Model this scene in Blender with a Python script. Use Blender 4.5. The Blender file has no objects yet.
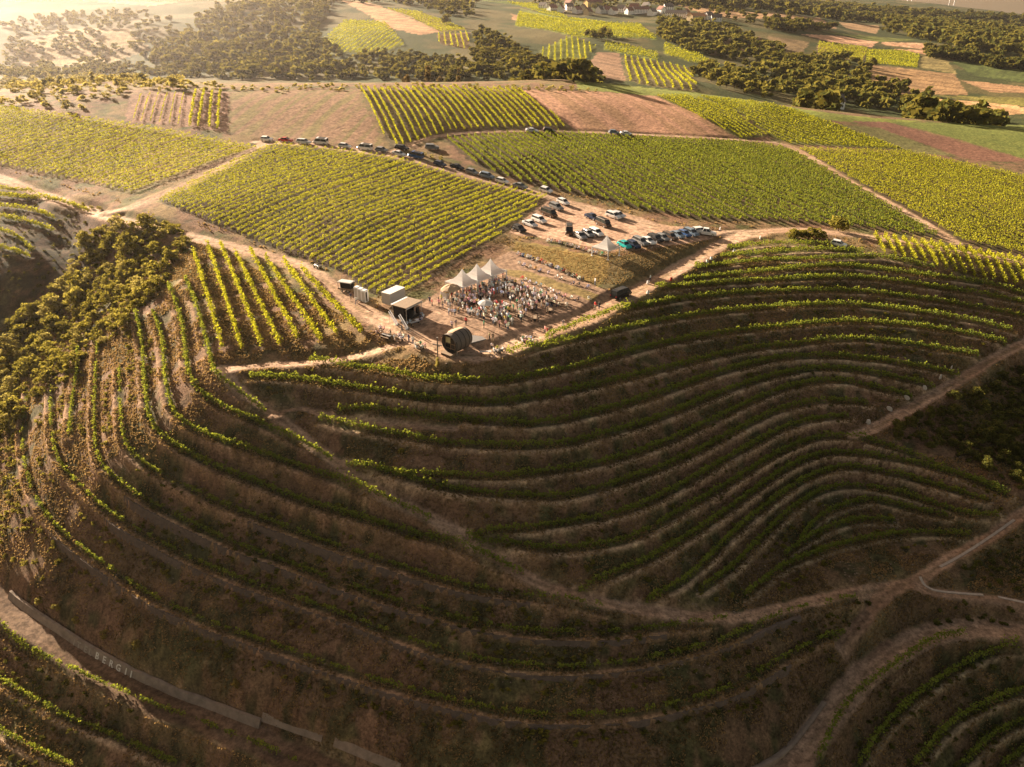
import bpy, math, random, time
import numpy as np
from mathutils import Matrix, Vector
T0 = time.time()
rng = np.random.default_rng(11)
random.seed(5)
scene = bpy.context.scene
COL = scene.collection

# ------------------------------------------------------------------ camera
CAM = np.array([0.0, 0.0, 62.0]); FPX = 750.0; PITCH = 27.7; ROLL = 1.0
M3 = Matrix.Rotation(math.radians(90 - PITCH), 3, 'X') @ Matrix.Rotation(math.radians(ROLL), 3, 'Z')
MR = np.array(M3)
cam_d = bpy.data.cameras.new('camera'); cam_o = bpy.data.objects.new('camera', cam_d); COL.objects.link(cam_o)
cam_o.matrix_world = Matrix.Translation(Vector(CAM)) @ M3.to_4x4()
cam_d.sensor_width = 36; cam_d.lens = FPX / 1024 * 36; cam_d.clip_end = 30000; cam_d.clip_start = .5
scene.camera = cam_o

def rays(P):
    P = np.atleast_2d(np.asarray(P, float))
    d = np.stack([(P[:, 0] - 512) / FPX, -(P[:, 1] - 383.5) / FPX, -np.ones(len(P))], 1) @ MR.T
    return d

def at_z(P, Z):
    d = rays(P); t = (np.asarray(Z) - CAM[2]) / d[:, 2]
    return CAM + d * t[:, None]

def project(W):
    L = (np.asarray(W) - CAM) @ MR
    return np.stack([512 + FPX * L[:, 0] / -L[:, 2], 383.5 - FPX * L[:, 1] / -L[:, 2]], 1), -L[:, 2]

# ------------------------------------------------------------------ noise
def _hash(ix, iy, s):
    h = (ix.astype(np.int64) * 374761393 + iy.astype(np.int64) * 668265263 + s * 1442695041) & 0xffffffff
    h = ((h ^ (h >> 13)) * 1274126177) & 0xffffffff
    return ((h ^ (h >> 16)) & 0xffff) / 65535.0

def vnoise(x, y, s=0):
    ix = np.floor(x); iy = np.floor(y); fx = x - ix; fy = y - iy
    fx = fx * fx * (3 - 2 * fx); fy = fy * fy * (3 - 2 * fy)
    a = _hash(ix, iy, s); b = _hash(ix + 1, iy, s); c = _hash(ix, iy + 1, s); d = _hash(ix + 1, iy + 1, s)
    return (a * (1 - fx) + b * fx) * (1 - fy) + (c * (1 - fx) + d * fx) * fy

def fbm(x, y, sc, octv=3, s=0):
    r = 0; a = .5; t = 0
    for o in range(octv):
        r = r + a * vnoise(x / sc, y / sc, s + o * 17); t += a; a *= .5; sc *= .5
    return r / t

def sstep(a, b, x):
    t = np.clip((x - a) / (b - a), 0, 1); return t * t * (3 - 2 * t)

# ------------------------------------------------------------------ lines read off the hillside
# terraces: (picture point, height) pairs along each vine row
TERR = {
 'right': [
  [(727,250,-1.0),(770,245,-1.0),(837,246,-1.2)],
  [(720,258,-1.4),(777,253,-1.5),(823,251,-1.6),(870,253,-2)],
  [(694,270,-1.8),(750,263,-2),(817,260,-2.4),(870,258,-2.6),(897,261,-3.2),(937,270,-4)],
  [(684,281,-2.2),(764,273,-3),(837,267,-3.6),(897,273,-4.6),(950,280,-6),(990,286,-7.5),(1024,296,-8.5),(1060,305,-9.5)],
  [(655,291,-2),(700,286,-3),(780,281,-4.2),(830,279,-5),(870,280,-5.6),(917,286,-6.8),(970,294,-8.4),(1024,304,-10),(1060,313,-11)],
  [(545,342,-1),(583,325,-1.2),(613,314,-1.5),(640,308,-2.4),(686,300,-4.2),(753,294,-5.8),(839,292,-6.8),(897,297,-8),(960,306,-9.8),(1024,318,-11.6),(1060,326,-12.6)],
  [(507,357,-1.2),(552,346,-1.6),(600,335,-2.2),(633,328,-3),(686,318,-5.2),(766,309,-7),(839,306,-8),(900,311,-9.4),(960,320,-11.2),(1020,334,-13.4)],
  [(310,363,-4.8),(340,367,-4.2),(386,373,-3.8),(419,380,-3.6),(459,382,-3.5),(500,383,-3.6),(566,371,-4),(613,358,-5),(660,346,-6.4),(713,336,-8),(779,328,-8.8),(839,323,-9.4),(900,326,-11),(960,334,-12.8),(1012,345,-14.4)],
  [(250,378,-6.6),(293,380,-6.6),(333,386,-6.6),(379,393,-6.5),(433,401,-6.4),(500,404,-6.4),(566,393,-6.6),(633,378,-7.6),(686,365,-9),(739,352,-10.3),(792,346,-11),(839,341,-11.4),(890,343,-12.4),(950,352,-14.2),(990,358,-15.2)],
  [(338,411,-9.4),(373,411,-8.9),(413,416,-8.8),(466,421,-8.7),(539,425,-9),(606,411,-9.6),(660,395,-10.6),(713,376,-11.8),(766,362,-12.6),(799,358,-13),(839,358,-13.3),(880,362,-14.2),(930,370,-15.8),(965,378,-16.8)],
  [(320,421,-10.8),(360,430,-10.8),(406,438,-11),(453,445,-11.2),(545,447,-11.6),(606,435,-12.2),(660,419,-13),(713,397,-13.8),(766,379,-14.4),(806,371,-14.8),(839,370,-15),(890,378,-16.4),(935,388,-17.8)],
  [(346,463,-13.9),(399,474,-14.2),(453,477,-14.4),(500,478,-14.6),(560,471,-14.8),(613,461,-15.1),(666,443,-15.5),(713,421,-16),(766,396,-16.4),(799,386,-16.6),(839,382,-16.8),(880,390,-18),(915,398,-19)],
  [(379,470,-14.9),(433,486,-15.8),(482,494,-16.4),(539,498,-16.8),(573,496,-17),(633,479,-17.3),(686,458,-17.7),(739,430,-18),(786,409,-18.2),(830,402,-18.6),(880,406,-20)],
  [(466,534,-20.3),(510,531,-20.2),(566,524,-20),(626,512,-20),(680,487,-20),(733,456,-20.2),(784,429,-20.4),(824,419,-20.6),(860,417,-21.2)],
  [(469,538,-20.8),(513,545,-21.6),(550,550,-22),(593,547,-22),(633,538,-22),(686,509,-22.2),(734,481,-22.4),(784,451,-22.6),(824,438,-22.8),(857,440,-23),(897,450,-23.4),(943,470,-25),(983,483,-26.2),(1016,499,-27.4)],
  [(579,590,-25.2),(613,575,-24.8),(646,561,-24.6),(696,532,-24.6),(734,506,-24.7),(777,475,-24.9),(817,456,-25),(857,455,-25.2),(917,465,-25.8),(970,481,-27),(1010,499,-27.8)],
  [(646,601,-27.6),(672,588,-27.2),(694,573,-27),(734,533,-27),(784,493,-27),(817,475,-27.1),(850,468,-27.3),(897,476,-27.8),(950,491,-28),(990,503,-28.4)],
  [(701,590,-28.8),(737,563,-28.8),(784,516,-29),(817,494,-29.2),(850,487,-29.4),(897,494,-29.7),(937,506,-30),(970,516,-29.6),(1003,515,-29.2)],
  [(800,540,-30.6),(814,523,-30.7),(834,510,-30.8),(870,501,-31),(910,510,-31.2),(950,518,-31.2)],
  [(784,556,-31.4),(817,534,-31.6),(857,521,-31.8),(897,522,-32)],
  [(744,597,-31.4),(784,567,-32),(834,548,-32.6),(883,537,-33),(930,534,-33),(976,537,-32.6)],
 ],
 'left': [
  [(186,280,0),(199,313,-2),(213,366,-5.2),(219,379,-6.2),(246,399,-8),(269,416,-9.6)],
  [(169,286,-1.5),(183,326,-3.8),(189,373,-6.8),(203,396,-8.8),(233,413,-10),(253,421,-10.8),(293,440,-12.4),(333,463,-14.4)],
  [(153,313,-4),(163,340,-6),(166,379,-8.6),(173,409,-11),(186,426,-12),(226,443,-13),(266,456,-14.2),(306,470,-15.4),(346,485,-16.6),(386,503,-18),(439,526,-19.8)],
  [(136,313,-5),(143,346,-8),(146,386,-10.8),(155,429,-14),(199,460,-16.4),(250,481,-18),(306,503,-19.8),(360,519,-20.8),(406,533,-21.8),(453,546,-22.6),(499,566,-24),(532,579,-24.6)],
  [(120,368,-11),(121,410,-14),(126,443,-16.6),(146,466,-18.4),(179,483,-20),(213,501,-21.4),(253,516,-22.6),(299,533,-24),(360,555,-25),(400,567,-25.6),(446,582,-26.2),(500,593,-26.6),(560,602,-27),(613,612,-28)],
  [(98,346,-11.5),(96,383,-14.6),(95,423,-17.6),(100,460,-19.6),(120,483,-21.2),(153,505,-23.2),(199,528,-25.2),(239,546,-26.4),(286,563,-27.6),(339,583,-28.2),(406,605,-28.6),(453,618,-28.9),(500,628,-29.1),(546,633,-29.2),(613,633,-29.4),(659,628,-29.6),(699,625,-30.2),(735,618,-30.8)],
  [(51,390,-19),(53,436,-21.8),(60,463,-23.4),(80,486,-24.9),(110,513,-26.4),(160,543,-28.4),(213,569,-29.8),(266,589,-30.6),(339,614,-31.2),(400,637,-31.6),(446,652,-31.8),(493,662,-32),(546,668,-32),(613,665,-32),(659,657,-32),(699,648,-32),(737,635,-32),(784,615,-32.2),(823,605,-32.6),(860,598,-33.2)],
  [(28,393,-22),(23,436,-25.2),(27,470,-27.2),(37,500,-28.7),(60,530,-30.3),(100,562,-32),(153,597,-33.4),(210,623,-34.2),(266,643,-34.6),(319,662,-34.8),(386,684,-35),(439,698,-35),(500,711,-35),(546,716,-35),(613,715,-35),(659,708,-35),(699,698,-35),(737,685,-35),(784,658,-35),(823,638,-35.2),(850,628,-35.6)],
  [(78,350,-13.6),(78,370,-15.2),(73,403,-17.6),(70,436,-20)],
 ],
 'low_left': [
  [(0,627,-45),(27,652,-45.2),(81,679,-45.4),(151,707,-45.6),(194,722,-45.8),(256,746,-45.2),(306,769,-45.4)],
  [(0,679,-48),(54,711,-48.2),(108,734,-48.4),(183,767,-48.6)],
  [(0,731,-51),(35,749,-51),(73,767,-51.2)],
 ],
 'low_right': [
  [(815,767,-44.5),(843,711,-42.4),(883,678,-40.8),(930,646,-39.6),(968,637,-39.2)],
  [(857,767,-46.4),(883,728,-45),(930,686,-42.6),(983,656,-41),(1024,648,-40.6)],
  [(913,767,-48),(950,725,-46.4),(1000,698,-44.8),(1024,691,-44.2)],
  [(960,767,-50),(990,738,-48.6),(1024,721,-47.4)],
  [(1000,767,-52),(1030,746,-51)],
 ],
 'far_left': [
  [(0,190,2.4),(37,195,2)],
  [(0,197,1.6),(53,202,1.2),(90,215,1)],
  [(0,207,.4),(33,212,0),(55,220,-.6)],
  [(0,218,-1),(30,224,-1.4),(55,233,-2.2)],
  [(0,232,-2.6),(20,240,-3.2),(33,252,-4.2)],
  [(0,248,-4.4),(30,258,-5.2)],
 ],
}
# tracks: half width in metres, (picture point, height)
ROADS = {
 'ridge_track': (2.6, [(258,142,11.8),(300,144,11.8),(345,149,11.2),(400,157,10.2),(440,167,8.4),(475,177,6.8),(510,186,5.4),(545,196,4.2),(575,205,3.2),(620,216,2),(669,230,.9),(709,233,.4),(756,232,0),(800,230,-.2),(862,236,-.8),(920,246,-2),(980,256,-3.6),(1040,266,-5)]),
 'main_track': (2.6, [(-30,170,4),(0,178,3.6),(57,200,3.2),(110,217,3),(166,231,2.6),(233,247,1.8),(299,266,1),(333,287,.5),(360,310,-.2),(387,324,-.4),(410,335,-.5),(437,349,-.8),(470,356,-.8),(505,350,-.6),(545,333,-.4),(590,318,-.4),(628,296,-.6),(651,284,-.6),(687,264,-.4),(725,243,-.2),(744,236,-.1),(764,233,0)]),
 'field_track': (2.2, [(110,212,3),(145,202,4.6),(200,178,7.6),(264,144,11.8)]),
 'hilltop_track': (1.8, [(392,153,10.6),(420,141,12),(450,134,12.8),(505,131,12.6),(560,131,11.4),(650,135,8.6),(740,140,5.4),(790,147,3.6),(850,182,1.2),(905,212,-.4),(962,246,-2.4)]),
 'slope_path': (1.3, [(220,368,-5.6),(243,393,-7.8),(276,416,-10.2),(300,436,-12),(333,460,-14),(366,485,-16.2),(406,506,-18),(446,526,-19.8),(472,543,-21.2),(506,564,-23.2),(546,587,-25.2),(593,600,-26.6),(626,607,-27.6),(699,617,-29.8),(750,616,-31),(817,600,-32.4),(883,587,-33.6),(917,580,-34),(948,560,-33.4),(983,541,-32),(1018,517,-29.6),(1050,490,-27)]),
 'upper_path': (1.2, [(222,370,-5.8),(260,366,-5.6),(339,360,-4.2),(385,348,-1.8),(415,338,-.6)]),
 'bench_path': (.9, [(276,414,-10),(300,408,-9.8),(330,416,-10),(352,421,-9.9),(400,425,-9.9),(460,430,-9.9)]),
 'right_path': (1.5, [(1060,325,-12),(1024,343,-14.4),(990,361,-16),(960,380,-17.8),(925,400,-19.6),(893,418,-21.2),(868,431,-22.2),(848,437,-22.6)]),
 'junction_path': (1.2, [(905,582,-34),(930,592,-34.6),(983,598,-35),(1030,606,-35.2)]),
 'cut_path': (1.3, [(905,584,-34),(880,600,-34.6),(860,625,-36),(840,650,-37.4)]),
 'lower_road': (2.4, [(-40,560,-40.6),(0,606,-42.6),(40,634,-43.1),(81,663,-43.4),(129,689,-43.6),(167,707,-43.8),(216,725,-44),(256,742,-44.1),(310,765,-44.3),(420,815,-44.8)]),
 'bend_road': (2.3, [(760,815,-44),(794,767,-42.6),(843,698,-40.2),(883,659,-38.8),(923,637,-38),(966,629,-37.8),(1024,633,-37.8),(1080,640,-38)]),
}
# plain ground: picture point and height
SPOTS = [(460,300,0),(520,325,0),(440,330,0),(415,310,.2),(560,300,.2),(520,285,.4),(480,270,.6),(540,262,1.2),(585,275,.8),(600,245,2.4),(560,235,2.6),(700,240,.6),
 (650,250,1.6),(690,248,.8),(660,268,-.2),(620,280,.2),(640,240,1.9),(540,215,3.2),(510,235,2.6),
 (170,205,5.6),(290,288,1),(390,298,.2),(350,220,5.4),(500,210,3.8),(440,250,2.4),(250,190,7.4),(240,232,3),
 (130,94,20.5),(180,92,21),(230,91,21.5),(300,90,22),(358,88,22.3),(450,87,21.6),(520,89,20.6),(180,130,13.5),(300,125,15),(100,108,17),(60,112,16.4),
 (600,93,18.6),(655,96,16.4),(640,120,11.8),(570,110,16),(700,120,11),(735,105,12.6),(800,112,9.4),(860,118,6),(905,124,3.6),(960,126,1.6),(1024,128,0),(768,103,12.2),
 (880,145,2.4),(950,150,0),(1024,162,-2.6),(1024,190,-4),(950,190,-1.4),(860,160,2.4),
 (600,160,7.6),(700,170,4.6),(800,190,1.6),(520,155,9.8),(700,205,2),(900,225,-1),(1024,250,-5.2),(480,110,17),(420,115,17.4),(760,218,.8),(600,195,4),
 (0,110,15.6),(0,150,8.4),(60,165,6.6),(130,190,5.2),(120,150,9.6),(230,150,11),(20,130,12),
 (200,246,2.2),(182,238,2.2),(240,352,-4.6),(330,344,-2.2),(280,300,-.8),(220,300,-1.4),(210,270,.4),(370,336,-1.2),(160,240,1.4),(130,228,2.2),(100,225,1.2),(95,260,-5.5),(110,290,-7.2),
 (100,330,-10.5),(40,370,-20),(60,310,-13),(20,300,-12.6),(0,350,-22),(0,420,-28),(60,250,-5.6),(20,275,-8.5),(0,290,-11),(0,500,-33.6),(0,560,-38),(40,580,-36.5),(100,630,-40),
 (880,500,-30.6),(950,440,-24),(1000,400,-22),(1024,380,-20.4),(940,415,-21.6),(1024,460,-26.6),(980,475,-25.6),(1024,570,-35),(970,575,-35),(1024,545,-33.6),
 (1000,612,-36.6),(930,610,-36.4),(546,767,-38.2),(650,750,-38),(740,740,-38.6),(450,750,-38.6),(400,740,-39.2),(300,712,-39.6),(200,665,-39),(840,660,-38),(780,715,-39.6),(700,767,-40),(900,767,-48),(100,767,-50.5)]
# ------------------------------------------------------------------ height field
pts = []; zs = []
def addp(L):
    for x, y, z in L: pts.append((x, y)); zs.append(z)
for g in TERR.values():
    for L in g: addp(L)
for hw, L in ROADS.values(): addp(L)
addp(SPOTS)
NEARP = at_z(pts, zs)
# country beyond the crest and beyond the frame, given on the ground (x, y, z)
FAR = [(-260,400,14),(-200,430,12),(-420,640,-6),(-250,620,-8),(-100,600,-10),(30,600,-10),(150,580,-12),(300,560,-22),(-300,520,0),(-100,500,4),(60,500,4),(200,500,-4),(330,470,-12),(450,500,-22),
 (-200,420,17),(-300,400,12),(-330,300,5),(300,330,-6),(330,250,-10),(280,180,-16),(-260,170,-12),(-230,110,-34),(-180,50,-52),(0,30,-62),(150,40,-64),(200,110,-45)]
far_px = [(562,79,440),(600,83,435),(632,87,425),(700,94,410),(768,101,400),(820,110,400),(875,117,410),(923,121,420),(40,70,780),(150,72,800),(250,72,800),(100,40,950),(30,30,1000),(200,40,980),(60,5,1250),(180,8,1200),(300,60,850),(330,35,1000),(300,10,1200),(400,66,800),(420,40,950),(440,20,1150),(400,8,1250),
 (500,62,800),(520,40,980),(560,25,1120),(520,12,1280),(560,60,850),(600,70,760),(650,55,900),(620,35,1050),(640,18,1300),(700,15,1350),(700,40,1050),(690,82,650),(760,86,700),(760,50,1000),(780,30,1250),(740,8,1700),
 (830,95,700),(840,70,900),(900,70,950),(860,40,1300),(950,60,1150),(1000,75,1000),(900,100,720),(1000,105,720),(1020,50,1400),(960,30,1900),(1020,36,2200),(820,18,1800),(880,16,2400),(700,4,2300),(600,4,1500),(1020,25,4600),(950,13,5000),(900,6,5500)]
fd = rays([(a, b) for a, b, c in far_px]); fw = CAM + fd * (np.array([c for a, b, c in far_px]) / fd[:, 1])[:, None]
OUT = [(-4000,3500,120),(-2000,2600,130),(-500,2600,110),(600,2700,90),(1500,3000,40),(2600,3300,-40),(4200,3600,-80),(-6000,8000,160),(0,8000,120),(3500,8500,-120),(7000,8500,-330),(-1800,1200,90),(-1500,600,40),(2200,1500,-60),(1500,600,-50)]
allw = np.vstack([NEARP, np.array(FAR, float), fw, np.array(OUT, float)])
KE = .0025
def uvq(x, y):
    r = np.hypot(x, y + 30)
    return np.stack([np.arctan2(x, y + 30) * 3.2, np.log(r) * 3.0], -1)
def tps_fit(P, z, lam):
    n = len(P); d2 = ((P[:, None] - P[None]) ** 2).sum(-1)
    K = -np.sqrt(d2 + KE); K[np.arange(n), np.arange(n)] += lam
    A = np.zeros((n + 3, n + 3)); A[:n, :n] = K; A[:n, n] = 1; A[:n, n+1:] = P; A[n, :n] = 1; A[n+1:, :n] = P.T
    return np.linalg.solve(A, np.concatenate([z, [0, 0, 0]]))
PQ = uvq(allw[:, 0], allw[:, 1]); KE = .0025; W = tps_fit(PQ, allw[:, 2], .02)
def tps(x, y):
    Q = uvq(x.ravel(), y.ravel()); out = np.empty(len(Q)); n = len(PQ)
    for i in range(0, len(Q), 20000):
        q = Q[i:i+20000]; d2 = ((q[:, None, 0] - PQ[None, :, 0]) ** 2 + (q[:, None, 1] - PQ[None, :, 1]) ** 2)
        out[i:i+20000] = (-np.sqrt(d2 + KE)) @ W[:n] + W[n] + q @ W[n+1:]
    return out.reshape(x.shape)
# graded sheet: fine on the hill, coarse towards the horizon
ys = [40.0]
while ys[-1] < 9500:
    y = ys[-1]; ys.append(y + (.42 if y < 235 else .42 + (y - 235) * .0095))
YS = np.array(ys); NJ = len(YS); NI = 820; TS = np.linspace(-1, 1, NI)
def halfw(y): return 62 + .74 * y
HW = halfw(YS)
# evaluate the smooth surface on every 6th node, then interpolate
cj = np.unique(np.concatenate([np.arange(0, NJ, 5), [NJ - 1]])); ci = np.unique(np.concatenate([np.arange(0, NI, 6), [NI - 1]]))
GX = HW[cj][:, None] * TS[ci][None]; GY = np.repeat(YS[cj][:, None], len(ci), 1)
Hc = tps(GX, GY)
from_i = np.arange(NI)
def interp_axis(src, idx, n):   # smooth (Catmull-Rom) along axis 0
    t = np.interp(np.arange(n), idx, np.arange(len(idx))); k = np.clip(np.floor(t).astype(int), 0, len(idx) - 2); f = (t - k)[:, None]
    p0 = src[np.clip(k - 1, 0, None)]; p1 = src[k]; p2 = src[k + 1]; p3 = src[np.clip(k + 2, None, len(idx) - 1)]
    return p1 + .5 * f * (p2 - p0 + f * (2*p0 - 5*p1 + 4*p2 - p3 + f * (3*(p1 - p2) + p3 - p0)))
H0 = interp_axis(interp_axis(Hc, cj, NJ).T.copy(), ci, NI).T.copy()
X = HW[:, None] * TS[None]; Y = np.repeat(YS[:, None], NI, 1)
H = H0.copy()
def sample(G, x, y):
    x = np.asarray(x, float); y = np.asarray(y, float)
    j = np.clip(np.searchsorted(YS, y) - 1, 0, NJ - 2); fy = np.clip((y - YS[j]) / (YS[j+1] - YS[j]), 0, 1)
    u = np.clip((x / halfw(y) + 1) * .5 * (NI - 1), 0, NI - 1.001); i = np.floor(u).astype(int); fx = u - i
    return (G[j, i] * (1 - fx) + G[j, i+1] * fx) * (1 - fy) + (G[j+1, i] * (1 - fx) + G[j+1, i+1] * fx) * fy
def ground(x, y): return sample(H, x, y)
def unproj(P, G=None):
    """picture points -> first ground hit"""
    G = H if G is None else G
    d = rays(P); d = d / np.linalg.norm(d, axis=1)[:, None]
    s = np.geomspace(60, 12000, 900); n = len(d); lo = np.full(n, 60.); hi = np.full(n, np.nan); done = np.zeros(n, bool)
    for k in range(1, len(s)):
        p = CAM + d * s[k]; below = (p[:, 2] < sample(G, p[:, 0], p[:, 1])) & ~done
        hi[below] = s[k]; lo[below] = s[k-1]; done |= below
        if done.all(): break
    hi[~done] = 9000; lo[~done] = 9000
    for _ in range(24):
        m = .5 * (lo + hi); p = CAM + d * m[:, None]; b = p[:, 2] < sample(G, p[:, 0], p[:, 1])
        hi = np.where(b, m, hi); lo = np.where(b, lo, m)
    return CAM + d * hi[:, None]
def catmull(P, step):
    """resample a 2D polyline smoothly at about STEP"""
    P = np.asarray(P, float)
    if len(P) < 2: return P
    A = np.vstack([2*P[0] - P[1], P, 2*P[-1] - P[-2]]); out = []
    for k in range(1, len(A) - 2):
        n = max(2, int(np.linalg.norm(A[k+1] - A[k]) / step)); t = np.linspace(0, 1, n, endpoint=False)[:, None]
        p0, p1, p2, p3 = A[k-1], A[k], A[k+1], A[k+2]
        out.append(p1 + .5 * t * (p2 - p0 + t * (2*p0 - 5*p1 + 4*p2 - p3 + t * (3*(p1 - p2) + p3 - p0))))
    out.append(P[-1:]); R = np.vstack(out)
    s = np.concatenate([[0], np.cumsum(np.linalg.norm(np.diff(R, axis=0), axis=1))]); m = max(2, int(s[-1] / step) + 1); q = np.linspace(0, s[-1], m)
    return np.stack([np.interp(q, s, R[:, a]) for a in range(R.shape[1])], 1)
def px_line(L, step=.5, G=None):
    """picture polyline -> smooth ground polyline (x, y)"""
    q = catmull([(a[0], a[1]) for a in L], 3.0); w = unproj(q, G)[:, :2]
    # ease out jitter
    for _ in range(3): w[1:-1] = .25 * w[:-2] + .5 * w[1:-1] + .25 * w[2:]
    return catmull(w[::max(1, len(w) // max(4, len(L) * 3))] if len(w) > 30 else w, step)
def stamp(P, Z, R, D, ZZ, SID=None, sid=0):
    """nearest-sample distance field around a polyline"""
    for (x, y), z in zip(P, Z):
        j0 = np.searchsorted(YS, y - R); j1 = np.searchsorted(YS, y + R)
        w = HW[min(j0, NJ-1)]; i0 = max(0, int((-(abs(R)) + x) / w * .5 * (NI-1) + .5 * (NI-1)) - 6); i1 = min(NI, int((R + x) / w * .5 * (NI-1) + .5 * (NI-1)) + 8)
        if j1 <= j0 or i1 <= i0: continue
        sl = (slice(j0, j1), slice(i0, i1)); d = np.hypot(X[sl] - x, Y[sl] - y); m = d < D[sl]
        D[sl][m] = d[m]; ZZ[sl][m] = z
        if SID is not None: SID[sl][m] = sid
def smooth1(z, n):
    z = np.asarray(z, float).copy()
    for _ in range(n): z[1:-1] = .25*z[:-2] + .5*z[1:-1] + .25*z[2:]
    return z
road_w = {}; DR = np.full(X.shape, 1e3); ZR = np.zeros(X.shape); SR = np.full(X.shape, -1)
for k, (nm, (hw, L)) in enumerate(ROADS.items()):
    P = px_line(L, .6, H0); z = smooth1(sample(H0, P[:, 0], P[:, 1]), 60); road_w[nm] = P
    D = np.full(X.shape, 1e3); Z = np.zeros(X.shape); stamp(P, z, hw + 3, D, Z)
    w = 1 - sstep(hw * .9, hw + 2.2, D); H = H * (1 - w) + Z * w
    rel = D - hw; m = rel < DR; DR[m] = rel[m]; SR[m] = k
terr_w = []; DT = np.full(X.shape, 1e3); ZT = np.zeros(X.shape); ST = np.full(X.shape, -1); DTS = np.full(X.shape, 1e3)
for g, LL in TERR.items():
    for n, L in enumerate(LL):
        P = px_line(L, .5, H0); z = smooth1(sample(H0, P[:, 0], P[:, 1]), 30); terr_w.append((g, n, P))
        stamp(P, z, 3.2, DT, ZT, ST, len(terr_w) - 1)
dz = H - ZT; down = dz < 0                      # below or above the row
stony = np.isin(ST, [k for k, t in enumerate(terr_w) if t[0] == 'left' and t[1] in (4, 5, 6, 7)])
wT = np.where(down, np.where(stony, 1 - sstep(1.45, 1.85, DT), 1 - sstep(1.35, 2.3, DT)), 1 - sstep(.5, 1.5, DT)) * sstep(-.4, 1.2, DR)
wT[DT > 900] = 0
H = H * (1 - wT) + (ZT - .06 * np.clip(DT, 0, 2) * down) * wT
near = sstep(420, 300, Y)
H += near * .16 * (fbm(X, Y, 3.1, 3, 3) - .5) * sstep(-1.2, .6, DR) + near * .07 * (vnoise(X / .7, Y / .7, 9) - .5)
H += sstep(470, 800, Y) * (8 * (fbm(X, Y, 160, 4, 5) - .5) + 16 * (fbm(X, Y, 330, 2, 8) - .5))
print('terrain', NJ, NI, round(time.time() - T0, 1))
# ------------------------------------------------------------------ helpers: materials and meshes
def mat(name, build):
    m = bpy.data.materials.new(name); m.use_nodes = True; nt = m.node_tree; nt.nodes.clear()
    out = nt.nodes.new('ShaderNodeOutputMaterial'); N = nt.nodes.new
    sh = build(nt, N, nt.links.new); nt.links.new(sh, out.inputs['Surface']); return m
def nd(N, t, **kw):
    n = N(t)
    for k, v in kw.items(): setattr(n, k, v)
    return n
def mixrgb(N, L, a, b, f, mode='MIX'):
    n = N('ShaderNodeMix'); n.data_type = 'RGBA'; n.blend_type = mode
    for sock, v in ((n.inputs[0], f), (n.inputs[6], a), (n.inputs[7], b)):
        if hasattr(v, 'links'): L(v, sock)
        else: sock.default_value = v if isinstance(v, float) else (*v, 1)[:4]
    return n.outputs[2]
def noise_f(N, L, scale, detail=3, coord='Object', rough=.6):
    tc = N('ShaderNodeTexCoord'); n = N('ShaderNodeTexNoise'); n.inputs['Scale'].default_value = scale; n.inputs['Detail'].default_value = detail; n.inputs['Roughness'].default_value = rough
    L(tc.outputs[coord], n.inputs['Vector']); return n.outputs['Fac']
def ramp(N, L, f, lo, hi, a=0.0, b=1.0):
    m = N('ShaderNodeMapRange'); L(f, m.inputs[0]); m.inputs[1].default_value = lo; m.inputs[2].default_value = hi; m.inputs[3].default_value = a; m.inputs[4].default_value = b; return m.outputs[0]
def principled(N, L, col, rough=.8, metal=0., bump=None, spec=.3):
    p = N('ShaderNodeBsdfPrincipled'); p.inputs['Roughness'].default_value = rough; p.inputs['Metallic'].default_value = metal; p.inputs['Specular IOR Level'].default_value = spec
    if hasattr(col, 'links'): L(col, p.inputs['Base Color'])
    else: p.inputs['Base Color'].default_value = (*col, 1)
    if bump is not None:
        b = N('ShaderNodeBump'); b.inputs['Strength'].default_value = bump[1]; b.inputs['Distance'].default_value = bump[2]; L(bump[0], b.inputs['Height']); L(b.outputs[0], p.inputs['Normal'])
    return p.outputs[0]
def plain(name, c, rough=.7, metal=0., var=.25, scale=3., bump=0.):
    def b(nt, N, L):
        f = noise_f(N, L, scale, 4); col = mixrgb(N, L, tuple(v * (1 - var) for v in c), tuple(min(1, v * (1 + var)) for v in c), f)
        return principled(N, L, col, rough, metal, (f, bump, .05) if bump else None)
    return mat(name, b)
def ground_mat(name, fine=2.2, bump=.5, dist=.35):
    def b(nt, N, L):
        at = nd(N, 'ShaderNodeAttribute', attribute_name='Col'); f1 = noise_f(N, L, fine, 5, rough=.7); f2 = noise_f(N, L, .35, 4)
        k = N('ShaderNodeMath'); k.operation = 'MULTIPLY'; L(ramp(N, L, f1, .28, .72, .35, 1.7), k.inputs[0]); L(ramp(N, L, f2, .3, .7, .8, 1.2), k.inputs[1])
        col = N('ShaderNodeVectorMath'); col.operation = 'SCALE'; L(at.outputs['Color'], col.inputs[0]); L(k.outputs[0], col.inputs['Scale'])
        return principled(N, L, col.outputs[0], .95, 0, (f1, bump, dist), .1)
    return mat(name, b)
def objcolor_mat(name, rough=.4, metal=0., coat=0., var=.12, scale=6.):
    def b(nt, N, L):
        oi = N('ShaderNodeObjectInfo'); f = noise_f(N, L, scale, 3); k = ramp(N, L, f, .3, .7, 1 - var, 1 + var)
        s = N('ShaderNodeVectorMath'); s.operation = 'SCALE'; L(oi.outputs['Color'], s.inputs[0]); L(k, s.inputs['Scale'])
        return principled(N, L, s.outputs[0], rough, metal)
    return mat(name, b)
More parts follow.
